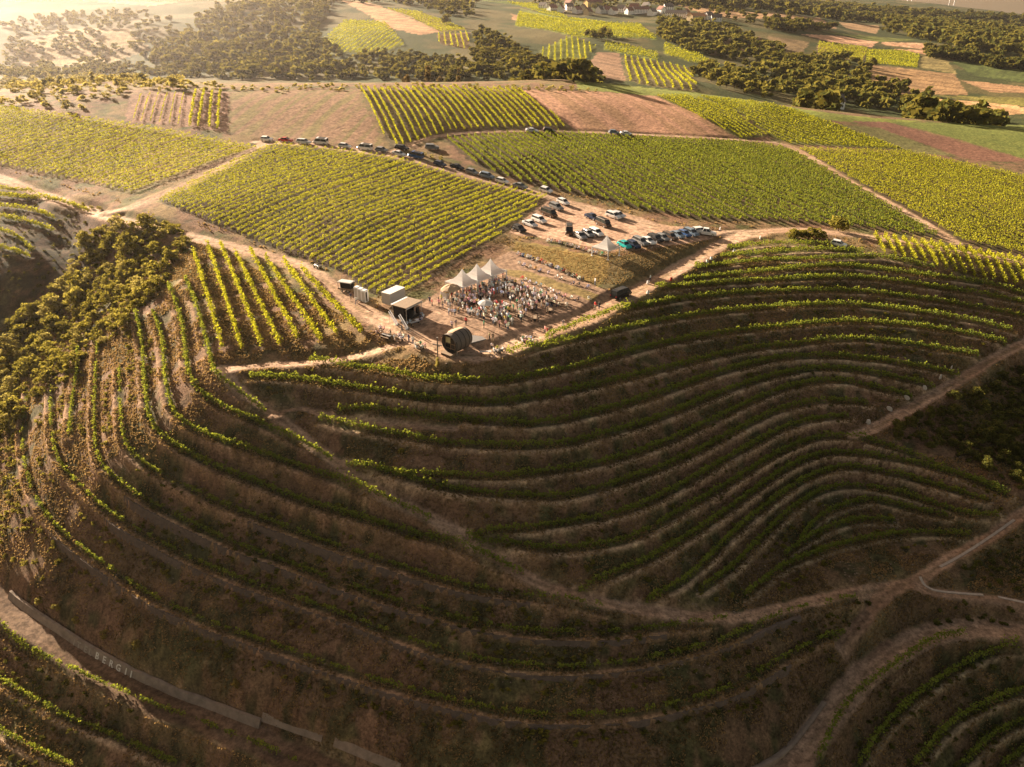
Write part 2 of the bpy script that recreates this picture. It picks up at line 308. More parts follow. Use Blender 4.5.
def leaf_mat(name, c1, c2, trans, tcol, rnd=.5):
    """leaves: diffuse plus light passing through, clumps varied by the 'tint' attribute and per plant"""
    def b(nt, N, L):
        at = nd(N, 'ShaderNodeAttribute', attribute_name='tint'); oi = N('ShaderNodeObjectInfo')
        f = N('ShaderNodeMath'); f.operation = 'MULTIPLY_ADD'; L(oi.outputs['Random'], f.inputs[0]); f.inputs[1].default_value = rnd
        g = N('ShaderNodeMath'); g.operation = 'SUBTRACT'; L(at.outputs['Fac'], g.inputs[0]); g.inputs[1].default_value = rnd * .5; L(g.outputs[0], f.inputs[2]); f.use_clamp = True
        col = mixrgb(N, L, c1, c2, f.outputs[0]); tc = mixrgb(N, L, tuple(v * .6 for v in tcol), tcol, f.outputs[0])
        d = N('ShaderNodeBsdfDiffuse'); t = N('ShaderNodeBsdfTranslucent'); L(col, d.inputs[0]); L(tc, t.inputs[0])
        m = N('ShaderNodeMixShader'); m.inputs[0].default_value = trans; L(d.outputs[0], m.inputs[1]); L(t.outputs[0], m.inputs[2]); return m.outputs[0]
    return mat(name, b)

def link(name, me, m=None, parent=None):
    o = bpy.data.objects.new(name, me); COL.objects.link(o)
    if m is not None and me is not None:
        for k in (m if isinstance(m, (list, tuple)) else [m]): me.materials.append(k)
    if parent is not None: o.parent = parent
    return o
def tag(o, label=None, cat=None, group=None, kind=None):
    for k, v in (('label', label), ('category', cat), ('group', group), ('kind', kind)):
        if v: o[k] = v
    return o
def empty(name, loc=(0, 0, 0), rz=0.):
    o = bpy.data.objects.new(name, None); COL.objects.link(o); o.location = loc; o.rotation_euler = (0, 0, rz); o.empty_display_size = .1; return o
def mesh(name, V, F, smooth=False, tint=None, col=None, midx=None):
    V = np.ascontiguousarray(V, np.float32); me = bpy.data.meshes.new(name)
    if isinstance(F, np.ndarray):
        k = F.shape[1]; n = len(F); me.vertices.add(len(V)); me.vertices.foreach_set('co', V.ravel()); me.loops.add(n * k); me.loops.foreach_set('vertex_index', F.ravel().astype(np.int32))
        me.polygons.add(n); me.polygons.foreach_set('loop_start', np.arange(0, n * k, k, dtype=np.int32))
    else:
        me.from_pydata([tuple(map(float, v)) for v in V], [], [tuple(int(i) for i in f) for f in F]); n = len(F)
    if midx is not None: me.polygons.foreach_set('material_index', np.asarray(midx, np.int32))
    me.update(calc_edges=True); me.polygons.foreach_set('use_smooth', np.full(len(me.polygons), smooth))
    if tint is not None: me.attributes.new('tint', 'FLOAT', 'POINT').data.foreach_set('value', np.asarray(tint, np.float32))
    if col is not None:
        c = np.ones((len(V), 4), np.float32); c[:, :3] = col; me.attributes.new('Col', 'FLOAT_COLOR', 'POINT').data.foreach_set('color', c.ravel())
    return me
class MB:
    """collects simple solids into one mesh"""
    def __init__(s): s.v = []; s.f = []
    def add(s, V, F):
        b = len(s.v); s.v += [tuple(p) for p in V]; s.f += [tuple(i + b for i in f) for f in F]; return s
    def box(s, c, d, rz=0., taper=1.):
        x, y, z = [k / 2 for k in d]; V = []
        for sz, t in ((-1, 1.), (1, taper)):
            for sx, sy in ((-1, -1), (1, -1), (1, 1), (-1, 1)):
                a, b = sx * x * t, sy * y * t; V.append((c[0] + a * math.cos(rz) - b * math.sin(rz), c[1] + a * math.sin(rz) + b * math.cos(rz), c[2] + sz * z))
        return s.add(V, [(3, 2, 1, 0), (4, 5, 6, 7), (0, 1, 5, 4), (1, 2, 6, 5), (2, 3, 7, 6), (3, 0, 4, 7)])
    def tube(s, a, b, r0, r1=None, n=8, cap=True):
        a = Vector(a); b = Vector(b); r1 = r0 if r1 is None else r1; ax = (b - a).normalized(); u = ax.orthogonal().normalized(); w = ax.cross(u); V = []
        for p, r in ((a, r0), (b, r1)):
            for k in range(n): t = 2 * math.pi * k / n; V.append(p + (u * math.cos(t) + w * math.sin(t)) * r)
        F = [(k, (k + 1) % n, n + (k + 1) % n, n + k) for k in range(n)]
        if cap: F += [tuple(range(n - 1, -1, -1)), tuple(range(n, 2 * n))]
        return s.add(V, F)
    def loft(s, secs, cap=True, closed=True):
        n = len(secs[0]); V = [p for q in secs for p in q]; F = []
        for a in range(len(secs) - 1):
            for k in range(n if closed else n - 1): k2 = (k + 1) % n; F.append((a*n + k, a*n + k2, (a+1)*n + k2, (a+1)*n + k))
        if cap: F += [tuple(range(n - 1, -1, -1)), tuple(range((len(secs) - 1) * n, len(secs) * n))]
        return s.add(V, F)
    def mesh(s, name, smooth=False): return mesh(name, s.v, s.f, smooth)
    def build(s, name, m, parent=None, smooth=False): return link(name, s.mesh(name, smooth), m, parent)

# ------------------------------------------------------------------ ground colours, fields
A = lambda *c: np.array(c, float)
SOIL, TRACK, DRY, GREEN, DARK = A(.20, .115, .068), A(.44, .30, .205), A(.21, .145, .066), A(.085, .10, .03), A(.06, .056, .026)
n1 = fbm(X, Y, 9, 4, 21); n2 = fbm(X, Y, 2.2, 3, 33); n3 = fbm(X, Y, 45, 3, 41); n4 = fbm(X, Y, 1.0, 2, 55)
def mixc(a, b, t): return a * (1 - t[..., None]) + b * t[..., None]
C = mixc(np.broadcast_to(SOIL, X.shape + (3,)), DRY, sstep(.38, .62, n1)); C = mixc(C, GREEN, .75 * sstep(.52, .72, fbm(X, Y, 5, 4, 61))); C = mixc(C, DARK, .6 * sstep(.55, .75, n2))
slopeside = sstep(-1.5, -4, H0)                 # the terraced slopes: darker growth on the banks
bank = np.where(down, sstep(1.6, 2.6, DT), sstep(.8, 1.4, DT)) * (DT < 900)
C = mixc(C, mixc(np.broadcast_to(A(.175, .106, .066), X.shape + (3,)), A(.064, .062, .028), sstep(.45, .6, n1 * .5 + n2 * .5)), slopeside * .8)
benchm = np.where(down, sstep(.6, .95, DT) * (1 - sstep(1.35, 1.9, DT)), 0) * (DT < 900)
fl = np.isin(ST, [k for k, t in enumerate(terr_w) if t[0] == 'far_left']); lf = np.isin(ST, [k for k, t in enumerate(terr_w) if t[0] == 'left']); benchm = benchm * np.where(fl, .1, np.where(lf, .8, 1.))
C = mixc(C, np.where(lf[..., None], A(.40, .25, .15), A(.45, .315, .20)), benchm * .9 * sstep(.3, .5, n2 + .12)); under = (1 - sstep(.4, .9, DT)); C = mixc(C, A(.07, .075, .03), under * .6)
far = sstep(400, 520, Y); C = mixc(C, mixc(np.broadcast_to(A(.05, .06, .018), X.shape + (3,)), A(.115, .095, .036), sstep(.42, .62, n3)), far)
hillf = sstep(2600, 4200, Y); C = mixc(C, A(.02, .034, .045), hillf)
def inside(poly, x, y):
    r = np.zeros(x.shape, bool); n = len(poly)
    for k in range(n):
        x1, y1 = poly[k]; x2, y2 = poly[(k + 1) % n]
        if y1 == y2: continue
        r ^= ((y1 > y) != (y2 > y)) & (x < (x2 - x1) * (y - y1) / (y2 - y1) + x1)
    return r
CLS = np.zeros(X.shape, int); CN = {0: 'ground'}
def wpoly(px, dens=10.):
    P = np.asarray(px, float); Q = []
    for k in range(len(P)):
        a, b = P[k], P[(k + 1) % len(P)]; n = max(1, int(np.linalg.norm(b - a) / dens)); Q += [a + (b - a) * t / n for t in range(n)]
    return unproj(Q)[:, :2]
def paint(name, px, colr, stripe=None, c2=None, amt=.5, edge=1.0):
    """a field: picture outline -> ground outline, its own surface class and base colour"""
    P = wpoly(px); b = (Y > P[:, 1].min() - 2) & (Y < P[:, 1].max() + 2); jj = np.where(b.any(1))[0]
    if len(jj) == 0: return P
    sl = slice(jj[0], jj[-1] + 1); wob = edge * (vnoise(X[sl] / 3, Y[sl] / 3, 71) - .5); m = inside(P, X[sl] + wob, Y[sl] + wob); c = np.broadcast_to(np.array(colr, float), m.shape + (3,)).copy()
    if c2 is not None:
        if stripe is not None:
            t = X[sl] * math.cos(stripe[0]) + Y[sl] * math.sin(stripe[0]); l = -X[sl] * math.sin(stripe[0]) + Y[sl] * math.cos(stripe[0])
            f = .5 * vnoise(t / stripe[1], l / 60, 81) + .35 * vnoise(t / stripe[1], l / 14, 84) + .15 * n2[sl]
        else: f = .6 * n1[sl] + .4 * n2[sl]
        c = mixc(c, np.array(c2, float), amt * sstep(.35, .65, f))
    C[sl][m] = c[m]; CLS[sl][m] = (key := len(CN)); CN[key] = name; return P
C1 = [(158,201),(212,172),(275,144),(340,150),(400,159),(470,180),(550,197),(510,229),(455,264),(396,301),(368,293),(341,272),(290,254),(235,233),(190,214)]
C1P = paint('vineyard_soil', C1, (.085,.055,.033), None, (.05,.045,.02), .7)
V8 = [(-20,104),(75,116),(165,130),(258,148),(190,172),(132,194),(70,180),(-20,162)]; V8P = paint('vineyard_soil', V8, (.24,.16,.08), None, (.13,.12,.045), .7)
V2 = [(358,89),(450,88),(519,90),(572,128),(500,129),(450,132),(392,150)]; V2P = paint('vineyard_soil', V2, (.18,.12,.065), None, (.10,.09,.04), .6)
V5 = [(446,139),(505,134),(560,133),(650,138),(740,142),(788,149),(850,184),(945,239),(860,228),(780,222),(700,220),(640,210),(600,199),(545,188),(500,176),(468,160)]; V5P = paint('vineyard_soil', V5, (.085,.055,.03), None, (.055,.05,.02), .7)
V6 = [(797,149),(908,152),(1050,182),(1050,262),(1010,252),(962,242),(905,208),(850,179)]; V6P = paint('vineyard_soil', V6, (.085,.055,.03), None, (.055,.05,.02), .7)
V7 = [(870,236),(930,243),(1040,265),(1040,292),(965,277),(880,254)]; V7P = paint('vineyard_soil', V7, (.2,.14,.08), None, (.11,.1,.04), .6)
V3 = [(657,96),(684,95),(730,108),(768,136),(742,139)]; V3P = paint('vineyard_soil', V3, (.14,.125,.045), None, (.09,.10,.03), .6)
V4 = [(688,95),(770,104),(800,112),(850,130),(903,150),(790,144),(772,137),(735,110)]; V4P = paint('vineyard_soil', V4, (.14,.13,.045), None, (.1,.11,.03), .6)
paint('meadow', [(562,78),(632,86),(700,93),(768,103),(820,112),(875,118),(923,121),(905,123),(850,122),(818,119),(760,107),(690,97),(640,95),(578,89)], (.20,.21,.045), None, (.12,.15,.03), .6)
paint('stubble_field', [(523,90),(600,92),(654,96),(700,115),(735,138),(650,133),(576,130),(545,108)], (.46,.255,.16), (.35,2.5), (.32,.19,.10), .8)
paint('fallow_field', [(231,92),(300,90),(356,90),(372,122),(386,147),(330,143),(270,140),(229,132)], (.25,.15,.09), (-.12,1.6), (.17,.145,.05), .8)
paint('fallow_field', [(131,94),(229,92),(227,132),(180,126),(124,121)], (.29,.17,.115), (-.12,2.0), (.2,.12,.075), .8)
paint('ploughed_field', [(851,121),(888,122),(950,139),(1030,161),(1000,162),(978,161),(953,154),(905,137)], (.20,.10,.066), (.5,2.), (.165,.085,.056), .6)
paint('meadow', [(890,122),(960,123),(1050,126),(1050,165),(1022,158),(950,137)], (.15,.165,.04), None, (.10,.125,.03), .6)
paint('meadow', [(835,124),(880,128),(953,156),(905,152)], (.17,.15,.06), None, (.12,.12,.04), .6)
yard = paint('festival_yard', [(400,318),(432,296),(462,276),(490,262),(512,250),(540,262),(575,277),(598,287),(632,297),(590,317),(552,333),(515,352),(478,362),(445,354)], (.30,.195,.13), None, (.23,.15,.1), .8)
paint('parking_lot', [(552,197),(620,212),(669,226),(712,229),(715,238),(690,243),(650,249),(612,252),(560,240),(520,236),(508,232),(530,215)], (.44,.285,.195), None, (.35,.22,.145), .8)
paint('grass_bank', [(516,241),(545,245),(607,258),(613,270),(598,287),(575,277),(540,262),(513,251)], (.25,.175,.06), None, (.16,.125,.04), .7)
paint('grass_bank', [(505,268),(530,272),(598,295),(594,302),(540,284),(505,275)], (.23,.165,.065), None, (.16,.12,.05), .7)
paint('grass_bank', [(613,257),(660,250),(722,243),(690,258),(640,284),(602,289)], (.15,.115,.055), None, (.10,.09,.04), .7)  # shaded right bank: its shade is put into a darker grass colour
# fields across the valley
sh = inside(wpoly([(-20,184),(60,204),(100,222),(92,262),(40,300),(-20,330)]), X, Y); C[sh] *= .5  # far-left slope: shade painted into the ground colour
SF = [('meadow',[(318,45),(345,20),(385,22),(405,45),(375,55),(340,52)],(.13,.16,.035)),('stubble_field',[(340,0),(372,3),(410,18),(440,32),(420,35),(390,28),(360,10)],(.36,.23,.14)),
 ('meadow',[(385,8),(420,12),(468,30),(442,33),(412,18)],(.2,.17,.06)),('vineyard_slope',[(436,34),(470,32),(468,49),(440,44)],(.17,.12,.06)),('meadow',[(306,40),(328,36),(335,55),(320,58)],(.12,.14,.04)),
 ('stubble_field',[(512,14),(540,22),(536,24),(512,20)],(.36,.22,.13)),('meadow',[(480,0),(520,6),(560,20),(590,22),(620,30),(655,40),(657,36),(620,24),(570,18),(540,4)],(.10,.15,.03)),
 ('meadow',[(520,8),(575,22),(640,24),(655,38),(580,38),(545,30),(515,26)],(.13,.17,.035)),('meadow',[(540,50),(570,36),(596,46),(575,72),(545,66)],(.13,.16,.035)),
 ('ploughed_field',[(598,52),(620,53),(626,81),(578,76)],(.19,.13,.09)),('vineyard_slope',[(622,55),(650,60),(690,68),(697,92),(640,84),(627,80)],(.11,.10,.05)),('meadow',[(605,41),(640,48),(658,53),(658,60),(604,50)],(.13,.17,.035)),
 ('meadow',[(664,43),(700,55),(720,66),(690,62),(664,54)],(.15,.18,.04)),('stubble_field',[(672,4),(768,14),(775,19),(730,18),(690,10)],(.35,.24,.14)),('stubble_field',[(768,12),(820,18),(838,29),(800,26),(768,19)],(.30,.21,.13)),
 ('stubble_field',[(838,22),(880,26),(876,34),(846,28)],(.32,.23,.14)),('stubble_field',[(800,34),(840,36),(878,42),(872,47),(830,42)],(.5,.33,.23)),('stubble_field',[(880,42),(920,43),(960,50),(950,52),(885,45)],(.48,.31,.21)),
 ('stubble_field',[(892,49),(930,50),(1000,60),(985,62),(940,57)],(.45,.29,.19)),('meadow',[(818,31),(880,37),(920,40),(880,42)],(.12,.15,.04)),('meadow',[(866,50),(905,51),(920,55),(917,68),(866,63)],(.075,.10,.03)),
 ('fallow_field',[(818,42),(868,48),(862,62),(818,54)],(.22,.16,.10)),('fallow_field',[(768,36),(810,42),(800,56),(768,70)],(.18,.14,.08)),('fallow_field',[(862,64),(920,70),(955,74),(968,95),(880,94),(850,78)],(.26,.18,.10)),
 ('meadow',[(922,55),(945,58),(958,74),(920,68)],(.20,.18,.08)),('meadow',[(950,60),(1040,72),(1040,84),(975,76)],(.07,.10,.03)),('stubble_field',[(928,98),(1010,104),(1040,112),(980,118),(930,106)],(.42,.29,.16)),('meadow',[(928,95),(1040,98),(1040,108),(1000,104)],(.17,.17,.05)),
 ('stubble_field',[(960,80),(1040,88),(1040,94),(990,92)],(.30,.20,.12)),('fallow_field',[(10,50),(60,30),(130,28),(150,50),(100,66),(30,66)],(.22,.18,.09)),('stubble_field',[(80,0),(180,2),(150,6)],(.36,.25,.15)),('fallow_field',[(700,42),(760,36),(768,52),(712,56)],(.15,.11,.06))]
for i_, (nm, px, c) in enumerate(SF):
    c = (c[0] * 1.15, c[1], c[2] * .85)
    paint(nm, px, tuple(1.25 * v for v in c), ((.5 + i_ * .7) % 3.1, 4.5), tuple(.6 * v for v in c), .8, edge=4.)
# tracks last
for k, (nm, (hw, L)) in enumerate(ROADS.items()):
    key = 100 + k; CN[key] = {'slope_path': 'dirt_path', 'upper_path': 'dirt_path', 'bench_path': 'dirt_path', 'junction_path': 'dirt_path', 'cut_path': 'dirt_path', 'right_path': 'dirt_path'}.get(nm, 'dirt_road')
    on = (SR == k) & (DR < .35 * (n4 - .5) * 2); CLS[on] = key
e = sstep(.5, -.5, DR + 1.0 * (n2 - .5)) ; rut = np.abs(np.abs(DR + 1.7) - .0)
rc = mixc(np.broadcast_to(TRACK, X.shape + (3,)), A(.34, .215, .14), sstep(.35, .65, n1)); rc = mixc(rc, A(.27, .19, .10), .8 * sstep(.35, 0, np.abs(DR + np.where(np.isin(SR, [0, 1, 10, 11]), 2.4, 1.3))) * sstep(.3, .6, n2))
rutd = np.abs(np.abs(DR + np.where(np.isin(SR, [0, 1, 2, 10, 11]), 2.3, 1.3)) - .75); rc = rc * (1 + .22 * (sstep(.45, .1, rutd) - .35) * sstep(.25, .5, n1))[..., None]; low = sstep(-28, -36, H0); rc = rc * (1 - .42 * np.maximum(low, .75 * sstep(-5, -9, H0))[..., None]); rc = rc * np.where((SR == 10), .6, np.where(np.isin(SR, [4, 7, 11]), 1.2, 1.))[..., None]; C = mixc(C, rc, e * .92)  # low tracks and lower_road darkened, their shade painted into the track colour
C = mixc(C, A(.33, .22, .13), .45 * (1 - sstep(0, 2.2, DR)) * sstep(0, .3, DR) * sstep(.4, .6, n1))
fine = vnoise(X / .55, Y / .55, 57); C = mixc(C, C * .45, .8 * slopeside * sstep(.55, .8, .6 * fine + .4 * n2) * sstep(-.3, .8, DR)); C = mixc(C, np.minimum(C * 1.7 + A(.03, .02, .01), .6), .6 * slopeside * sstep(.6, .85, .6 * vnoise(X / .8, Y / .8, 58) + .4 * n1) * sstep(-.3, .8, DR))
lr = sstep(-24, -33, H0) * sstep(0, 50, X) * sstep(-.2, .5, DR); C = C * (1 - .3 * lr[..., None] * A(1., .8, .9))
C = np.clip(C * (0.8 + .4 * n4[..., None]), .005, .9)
MG = {k: ground_mat('ground_' + k, *v) for k, v in {'earth': (2.2, .55, .4), 'track': (1.3, .35, .2), 'field': (.9, .4, .3)}.items()}
dHx = np.gradient(H, axis=1) / np.gradient(X, axis=1); dHy = np.zeros_like(H); dHy[1:-1] = (H[2:] - H[:-2]) / (Y[2:] - Y[:-2])
# x spacing changes with y: correct the y derivative for the fan shape
dxdy = .74 * TS[None]; dHy = dHy - dHx * dxdy
NRM = np.stack([-dHx, -dHy, np.ones_like(H)], -1); NRM /= np.linalg.norm(NRM, axis=-1)[..., None]
VI = np.arange(NJ * NI).reshape(NJ, NI); Q4 = np.stack([VI[:-1, :-1], VI[:-1, 1:], VI[1:, 1:], VI[1:, :-1]], -1).reshape(-1, 4); FC = CLS[:-1, :-1].ravel()
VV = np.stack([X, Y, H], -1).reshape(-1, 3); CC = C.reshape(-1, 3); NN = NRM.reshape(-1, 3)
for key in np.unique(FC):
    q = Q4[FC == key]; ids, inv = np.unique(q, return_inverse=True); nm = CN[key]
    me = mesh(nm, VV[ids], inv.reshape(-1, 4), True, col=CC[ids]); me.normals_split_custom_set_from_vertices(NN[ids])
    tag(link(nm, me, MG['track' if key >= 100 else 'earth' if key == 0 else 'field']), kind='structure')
print('ground built', round(time.time() - T0, 1))
# ------------------------------------------------------------------ vines
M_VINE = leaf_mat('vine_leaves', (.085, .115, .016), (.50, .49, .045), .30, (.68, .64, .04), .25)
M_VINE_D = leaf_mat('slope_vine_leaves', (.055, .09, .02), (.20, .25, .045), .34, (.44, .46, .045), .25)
M_LEAF = {k: leaf_mat(k + '_leaves', *v) for k, v in {
 'oak': ((.028, .036, .010), (.12, .125, .03), .32, (.26, .22, .04), .6), 'golden': ((.09, .08, .022), (.30, .26, .075), .42, (.52, .43, .11), .5),
 'scrub': ((.035, .043, .012), (.19, .18, .04), .4, (.42, .35, .055), .7), 'poplar': ((.07, .055, .02), (.17, .13, .05), .35, (.26, .18, .06), .4)}.items()}
M_BARK = plain('bark', (.10, .075, .05), .9, 0, .3, 8)
def leaf_quads(P, size, up=.0, r=rng):
    """small square leaf clumps at P with random tilt"""
    n = len(P); a = r.normal(size=(n, 3)); a[:, 2] = a[:, 2] * (1 - up); a /= np.linalg.norm(a, axis=1)[:, None] + 1e-9
    b = r.normal(size=(n, 3)); b -= (b * a).sum(1)[:, None] * a; b /= np.linalg.norm(b, axis=1)[:, None] + 1e-9
    s = (np.broadcast_to(size, n) * r.uniform(.6, 1.25, n) * .5)[:, None]; a = a * s; b = b * s * .8
    V = np.stack([P - a - b, P + a - b * .6, P + a * .8 + b, P - a * .7 + b * .8], 1).reshape(-1, 3); return V, np.arange(4 * n).reshape(n, 4)
def cum(P): return np.concatenate([[0], np.cumsum(np.linalg.norm(np.diff(P, axis=0), axis=1))])
def vine_geo(P, h, wd, dens, size, gap, base=.35):
    s = cum(P); Lt = s[-1]; n = int(Lt * dens)
    if n < 4: return None
    q = rng.uniform(0, Lt, n); sd_ = rng.integers(1, 9999); g = vnoise(q / 1.15, np.zeros(n) + .5, sd_); keep = g > gap; q = q[keep]; n = len(q)
    if n < 4: return None
    x = np.interp(q, s, P[:, 0]); y = np.interp(q, s, P[:, 1]); dx = np.gradient(P[:, 0]); dy = np.gradient(P[:, 1]); tx = np.interp(q, s, dx); ty = np.interp(q, s, dy); ln = np.hypot(tx, ty) + 1e-9
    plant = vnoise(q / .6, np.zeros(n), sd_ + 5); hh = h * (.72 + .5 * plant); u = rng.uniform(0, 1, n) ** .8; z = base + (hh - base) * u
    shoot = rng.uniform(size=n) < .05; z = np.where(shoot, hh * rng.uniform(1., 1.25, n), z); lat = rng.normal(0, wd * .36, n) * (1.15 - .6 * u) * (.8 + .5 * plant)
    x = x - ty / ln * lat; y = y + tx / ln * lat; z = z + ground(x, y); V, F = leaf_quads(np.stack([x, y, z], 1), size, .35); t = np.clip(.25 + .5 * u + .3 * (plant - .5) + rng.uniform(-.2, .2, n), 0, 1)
    # trellis wire and posts keep the row together where leaves are missing
    m = max(2, int(Lt / 1.5) + 1); qs = np.linspace(0, Lt, m); wx, wy = np.interp(qs, s, P[:, 0]), np.interp(qs, s, P[:, 1]); wz = ground(wx, wy) + .75 * h / 1.6
    W2 = np.stack([np.stack([wx, wy, wz], 1), np.stack([wx, wy, wz + .05], 1)], 1).reshape(-1, 3); k = np.arange(m - 1) * 2; b = len(V); F2 = np.stack([k, k + 2, k + 3, k + 1], 1) + b; V = np.vstack([V, W2]); F = np.vstack([F, F2])
    pk = np.arange(0, m, 4); b = len(V); pc = np.stack([wx[pk], wy[pk], wz[pk]], 1); o = .045
    V = np.vstack([V, np.stack([pc + (-o, 0, -1), pc + (o, 0, -1), pc + (o, 0, h * .45), pc + (-o, 0, h * .45)], 1).reshape(-1, 3)]); F = np.vstack([F, np.arange(4 * len(pk)).reshape(-1, 4) + b])
    return V, F, np.concatenate([np.repeat(t, 4), np.full(2 * m + 4 * len(pk), .15)])
ROWS = []      # (distance, name parts) -> built below: nearest 300 as rows of their own
def queue(P, spec, label, group, key): ROWS.append((np.hypot(*(P.mean(0))) , P, spec, label, group, key))
def ordinal(n):
    W = 'first second third fourth fifth sixth seventh eighth ninth tenth eleventh twelfth'.split()
    return W[n - 1] if n <= 12 else f"{n}{'th' if 10 <= n % 100 <= 20 else {1: 'st', 2: 'nd', 3: 'rd'}.get(n % 10, 'th')}"
def field_rows(poly, d0, d1, spacing, start, jitter=.0):
    """parallel rows inside a ground polygon; direction from two picture points, numbered from the side of START"""
    a, b = unproj([d0, d1])[:, :2]; d = (b - a) / np.linalg.norm(b - a); n = np.array([-d[1], d[0]]); s0 = unproj([start])[0, :2]
    off = poly @ n; lo, hi = off.min(), off.max(); t = poly @ d; seq = np.arange(lo + spacing * .5, hi, spacing)
    if abs(hi - s0 @ n) < abs(lo - s0 @ n): seq = seq[::-1]
    out = []
    for o in seq:
        q = np.arange(t.min(), t.max(), .7); pt = q[:, None] * d + o * n; m = inside(poly, pt[:, 0], pt[:, 1])
        if m.sum() < 6: continue
        k = np.where(m)[0]; seg = np.split(k, np.where(np.diff(k) > 3)[0] + 1); seg = max(seg, key=len)
        if len(seg) > 5:
            P = pt[seg]; P = P + n * (np.cumsum(rng.normal(0, .02, len(P))))[:, None]; out.append(P)
    return out
FIELDS = [
 ('central', C1P, (376, 298), (485, 240), 2.45, (455, 264), (1.2, .25, 33, .24, .18, .5), '{o} vine row from the marquee side in the central bright green vineyard', 'vine rows of the central vineyard'),
 ('corner', V8P, (132, 194), (258, 149), 3.2, (190, 172), (1.3, .32, 22, .32, .12, .5), '{o} vine row from the track in the sunlit vineyard at the upper left', 'vine rows of the upper left vineyard'),
 ('right', V5P, (600, 150), (700, 208), 2.8, (480, 165), (1.4, .34, 30, .34, .17, .5), '{o} vine row from the left end of the wide vineyard behind the car park', 'vine rows behind the car park'),
 ('far_right', V6P, (880, 200), (1000, 248), 3.1, (850, 182), (1.3, .32, 21, .32, .16, .5), '{o} vine row from the track in the vineyard at the right edge', 'vine rows at the right edge'),
 ('crest', V2P, (362, 92), (388, 147), 2.9, (360, 110), (1.3, .45, 18, .42, .06, .5), '{o} vine row from the bare field in the vineyard on the crest', 'vine rows on the crest'),
 ('short', V7P, (885, 238), (897, 258), 2.6, (875, 245), (1.7, .55, 24, .42, .08), '{o} short vine row from the left in the narrow block beside the right track', 'short vine rows beside the right track')]
for key, poly, d0, d1, sp_, st, spec, lab, grp in FIELDS:
    for i, P in enumerate(field_rows(poly, d0, d1, sp_, st)): queue(P, spec, lab.format(o=ordinal(i + 1)), grp, key)
for key, poly, d0, d1, sp_, st, spec in [('strip', V3P, (680, 98), (745, 134), 2.8, (660, 100), (1.1, .5, 14, .42, .15)), ('upper', V4P, (700, 98), (800, 140), 2.8, (690, 98), (1.1, .5, 14, .42, .15))]:
    for P in field_rows(poly, d0, d1, sp_, st): queue(P, spec, None, None, key)
# young rows on the crest: six green ones
YR = wpoly([(192, 92), (228, 92), (226, 131), (186, 127)])
for i, P in enumerate(field_rows(YR, (209, 94), (205, 128), 3.4, (228, 110))): queue(P, (1.6, .7, 9, .6, .05), f'{ordinal(i + 1)} green vine row from the brown field among bare rows on the crest', 'green rows on the crest', 'young')
for i, P in enumerate(field_rows(wpoly([(140, 94), (188, 93), (184, 126), (128, 121)]), (165, 95), (158, 122), 3.4, (186, 110))): queue(P, (.8, .3, 4, .4, .2), f'{ordinal(i + 1)} thin young vine row left of the green rows on the crest', 'thin young rows on the crest', 'young')
# eight rows falling away beside the main track
SL = [[(194,253),(210,305),(224,353)],[(208,246),(226,300),(243,354)],[(221,246),(243,300),(264,353)],[(236,255),(259,302),(282,349)],[(251,253),(276,300),(302,348)],[(266,260),(294,302),(322,344)],[(284,263),(311,301),(339,339)],[(302,271),(331,303),(362,335)]]
for i, L_ in enumerate(SL): queue(px_line(L_, .5), (1.7, .75, 30, .36, .06), f'{ordinal(i + 1)} straight vine row from the bushes on the sunlit slope below the main track', 'straight vine rows below the main track', 'slope')
TL = {'right': ('{o} curving vine row down the shaded right terraces, counted from the car park track', 'vine rows on the shaded right terraces', (1.45, .8, 34, .34, .06)),
      'left': ('{o} curving vine row down the left terraces, counted from the upper path', 'vine rows on the left terraces', (1.25, .7, 30, .32, .24)),
      'low_left': ('{o} vine row below the road at the lower left corner', 'vine rows below the lower left road', (1.2, .7, 32, .30, .3)),
      'low_right': ('{o} dark vine row below the bend of the road at the lower right', 'vine rows below the lower right bend', (1.5, .9, 34, .34, .05)),
      'far_left': ('{o} vine row on the small shaded slope at the left edge', 'vine rows on the slope at the left edge', (1.6, .8, 26, .4, .05))}
for g, n, P in terr_w:
    lab, grp, spec = TL[g]; sp2 = spec
    if g == 'right' and 11 <= n: sp2 = (1.35, .75, 32, .33, .1)
    if g == 'left' and n in (4, 5, 6, 7): sp2 = (1.05, .62, 26, .3, .38)
    if g == 'left' and n < 4: sp2 = (1.3, .75, 34, .33, .14)
    Pz = P[::1]; queue(Pz, sp2, lab.format(o=ordinal(n + 1)), grp, g)
ROWS.sort(key=lambda r: r[0] - (1000 if r[5] in ('right', 'left', 'low_left', 'low_right', 'far_left', 'slope') else 0))
rest = {}; nrow = 0
for dist, P, spec, label, grp, key in ROWS:
    g = vine_geo(P, *spec)
    if g is None: continue
    if nrow < 296 and label:
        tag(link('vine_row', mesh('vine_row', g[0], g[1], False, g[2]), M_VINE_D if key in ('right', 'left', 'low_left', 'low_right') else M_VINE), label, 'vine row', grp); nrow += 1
    else: rest.setdefault(key, []).append(g)
for key, gs in rest.items():
    b = 0; VV_ = []; FF_ = []; TT_ = []
    for v, f, t in gs: VV_.append(v); FF_.append(f + b); TT_.append(t); b += len(v)
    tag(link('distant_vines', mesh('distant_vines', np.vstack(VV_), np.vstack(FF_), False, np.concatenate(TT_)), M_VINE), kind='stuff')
print('vine rows', len(ROWS), nrow, round(time.time() - T0, 1))
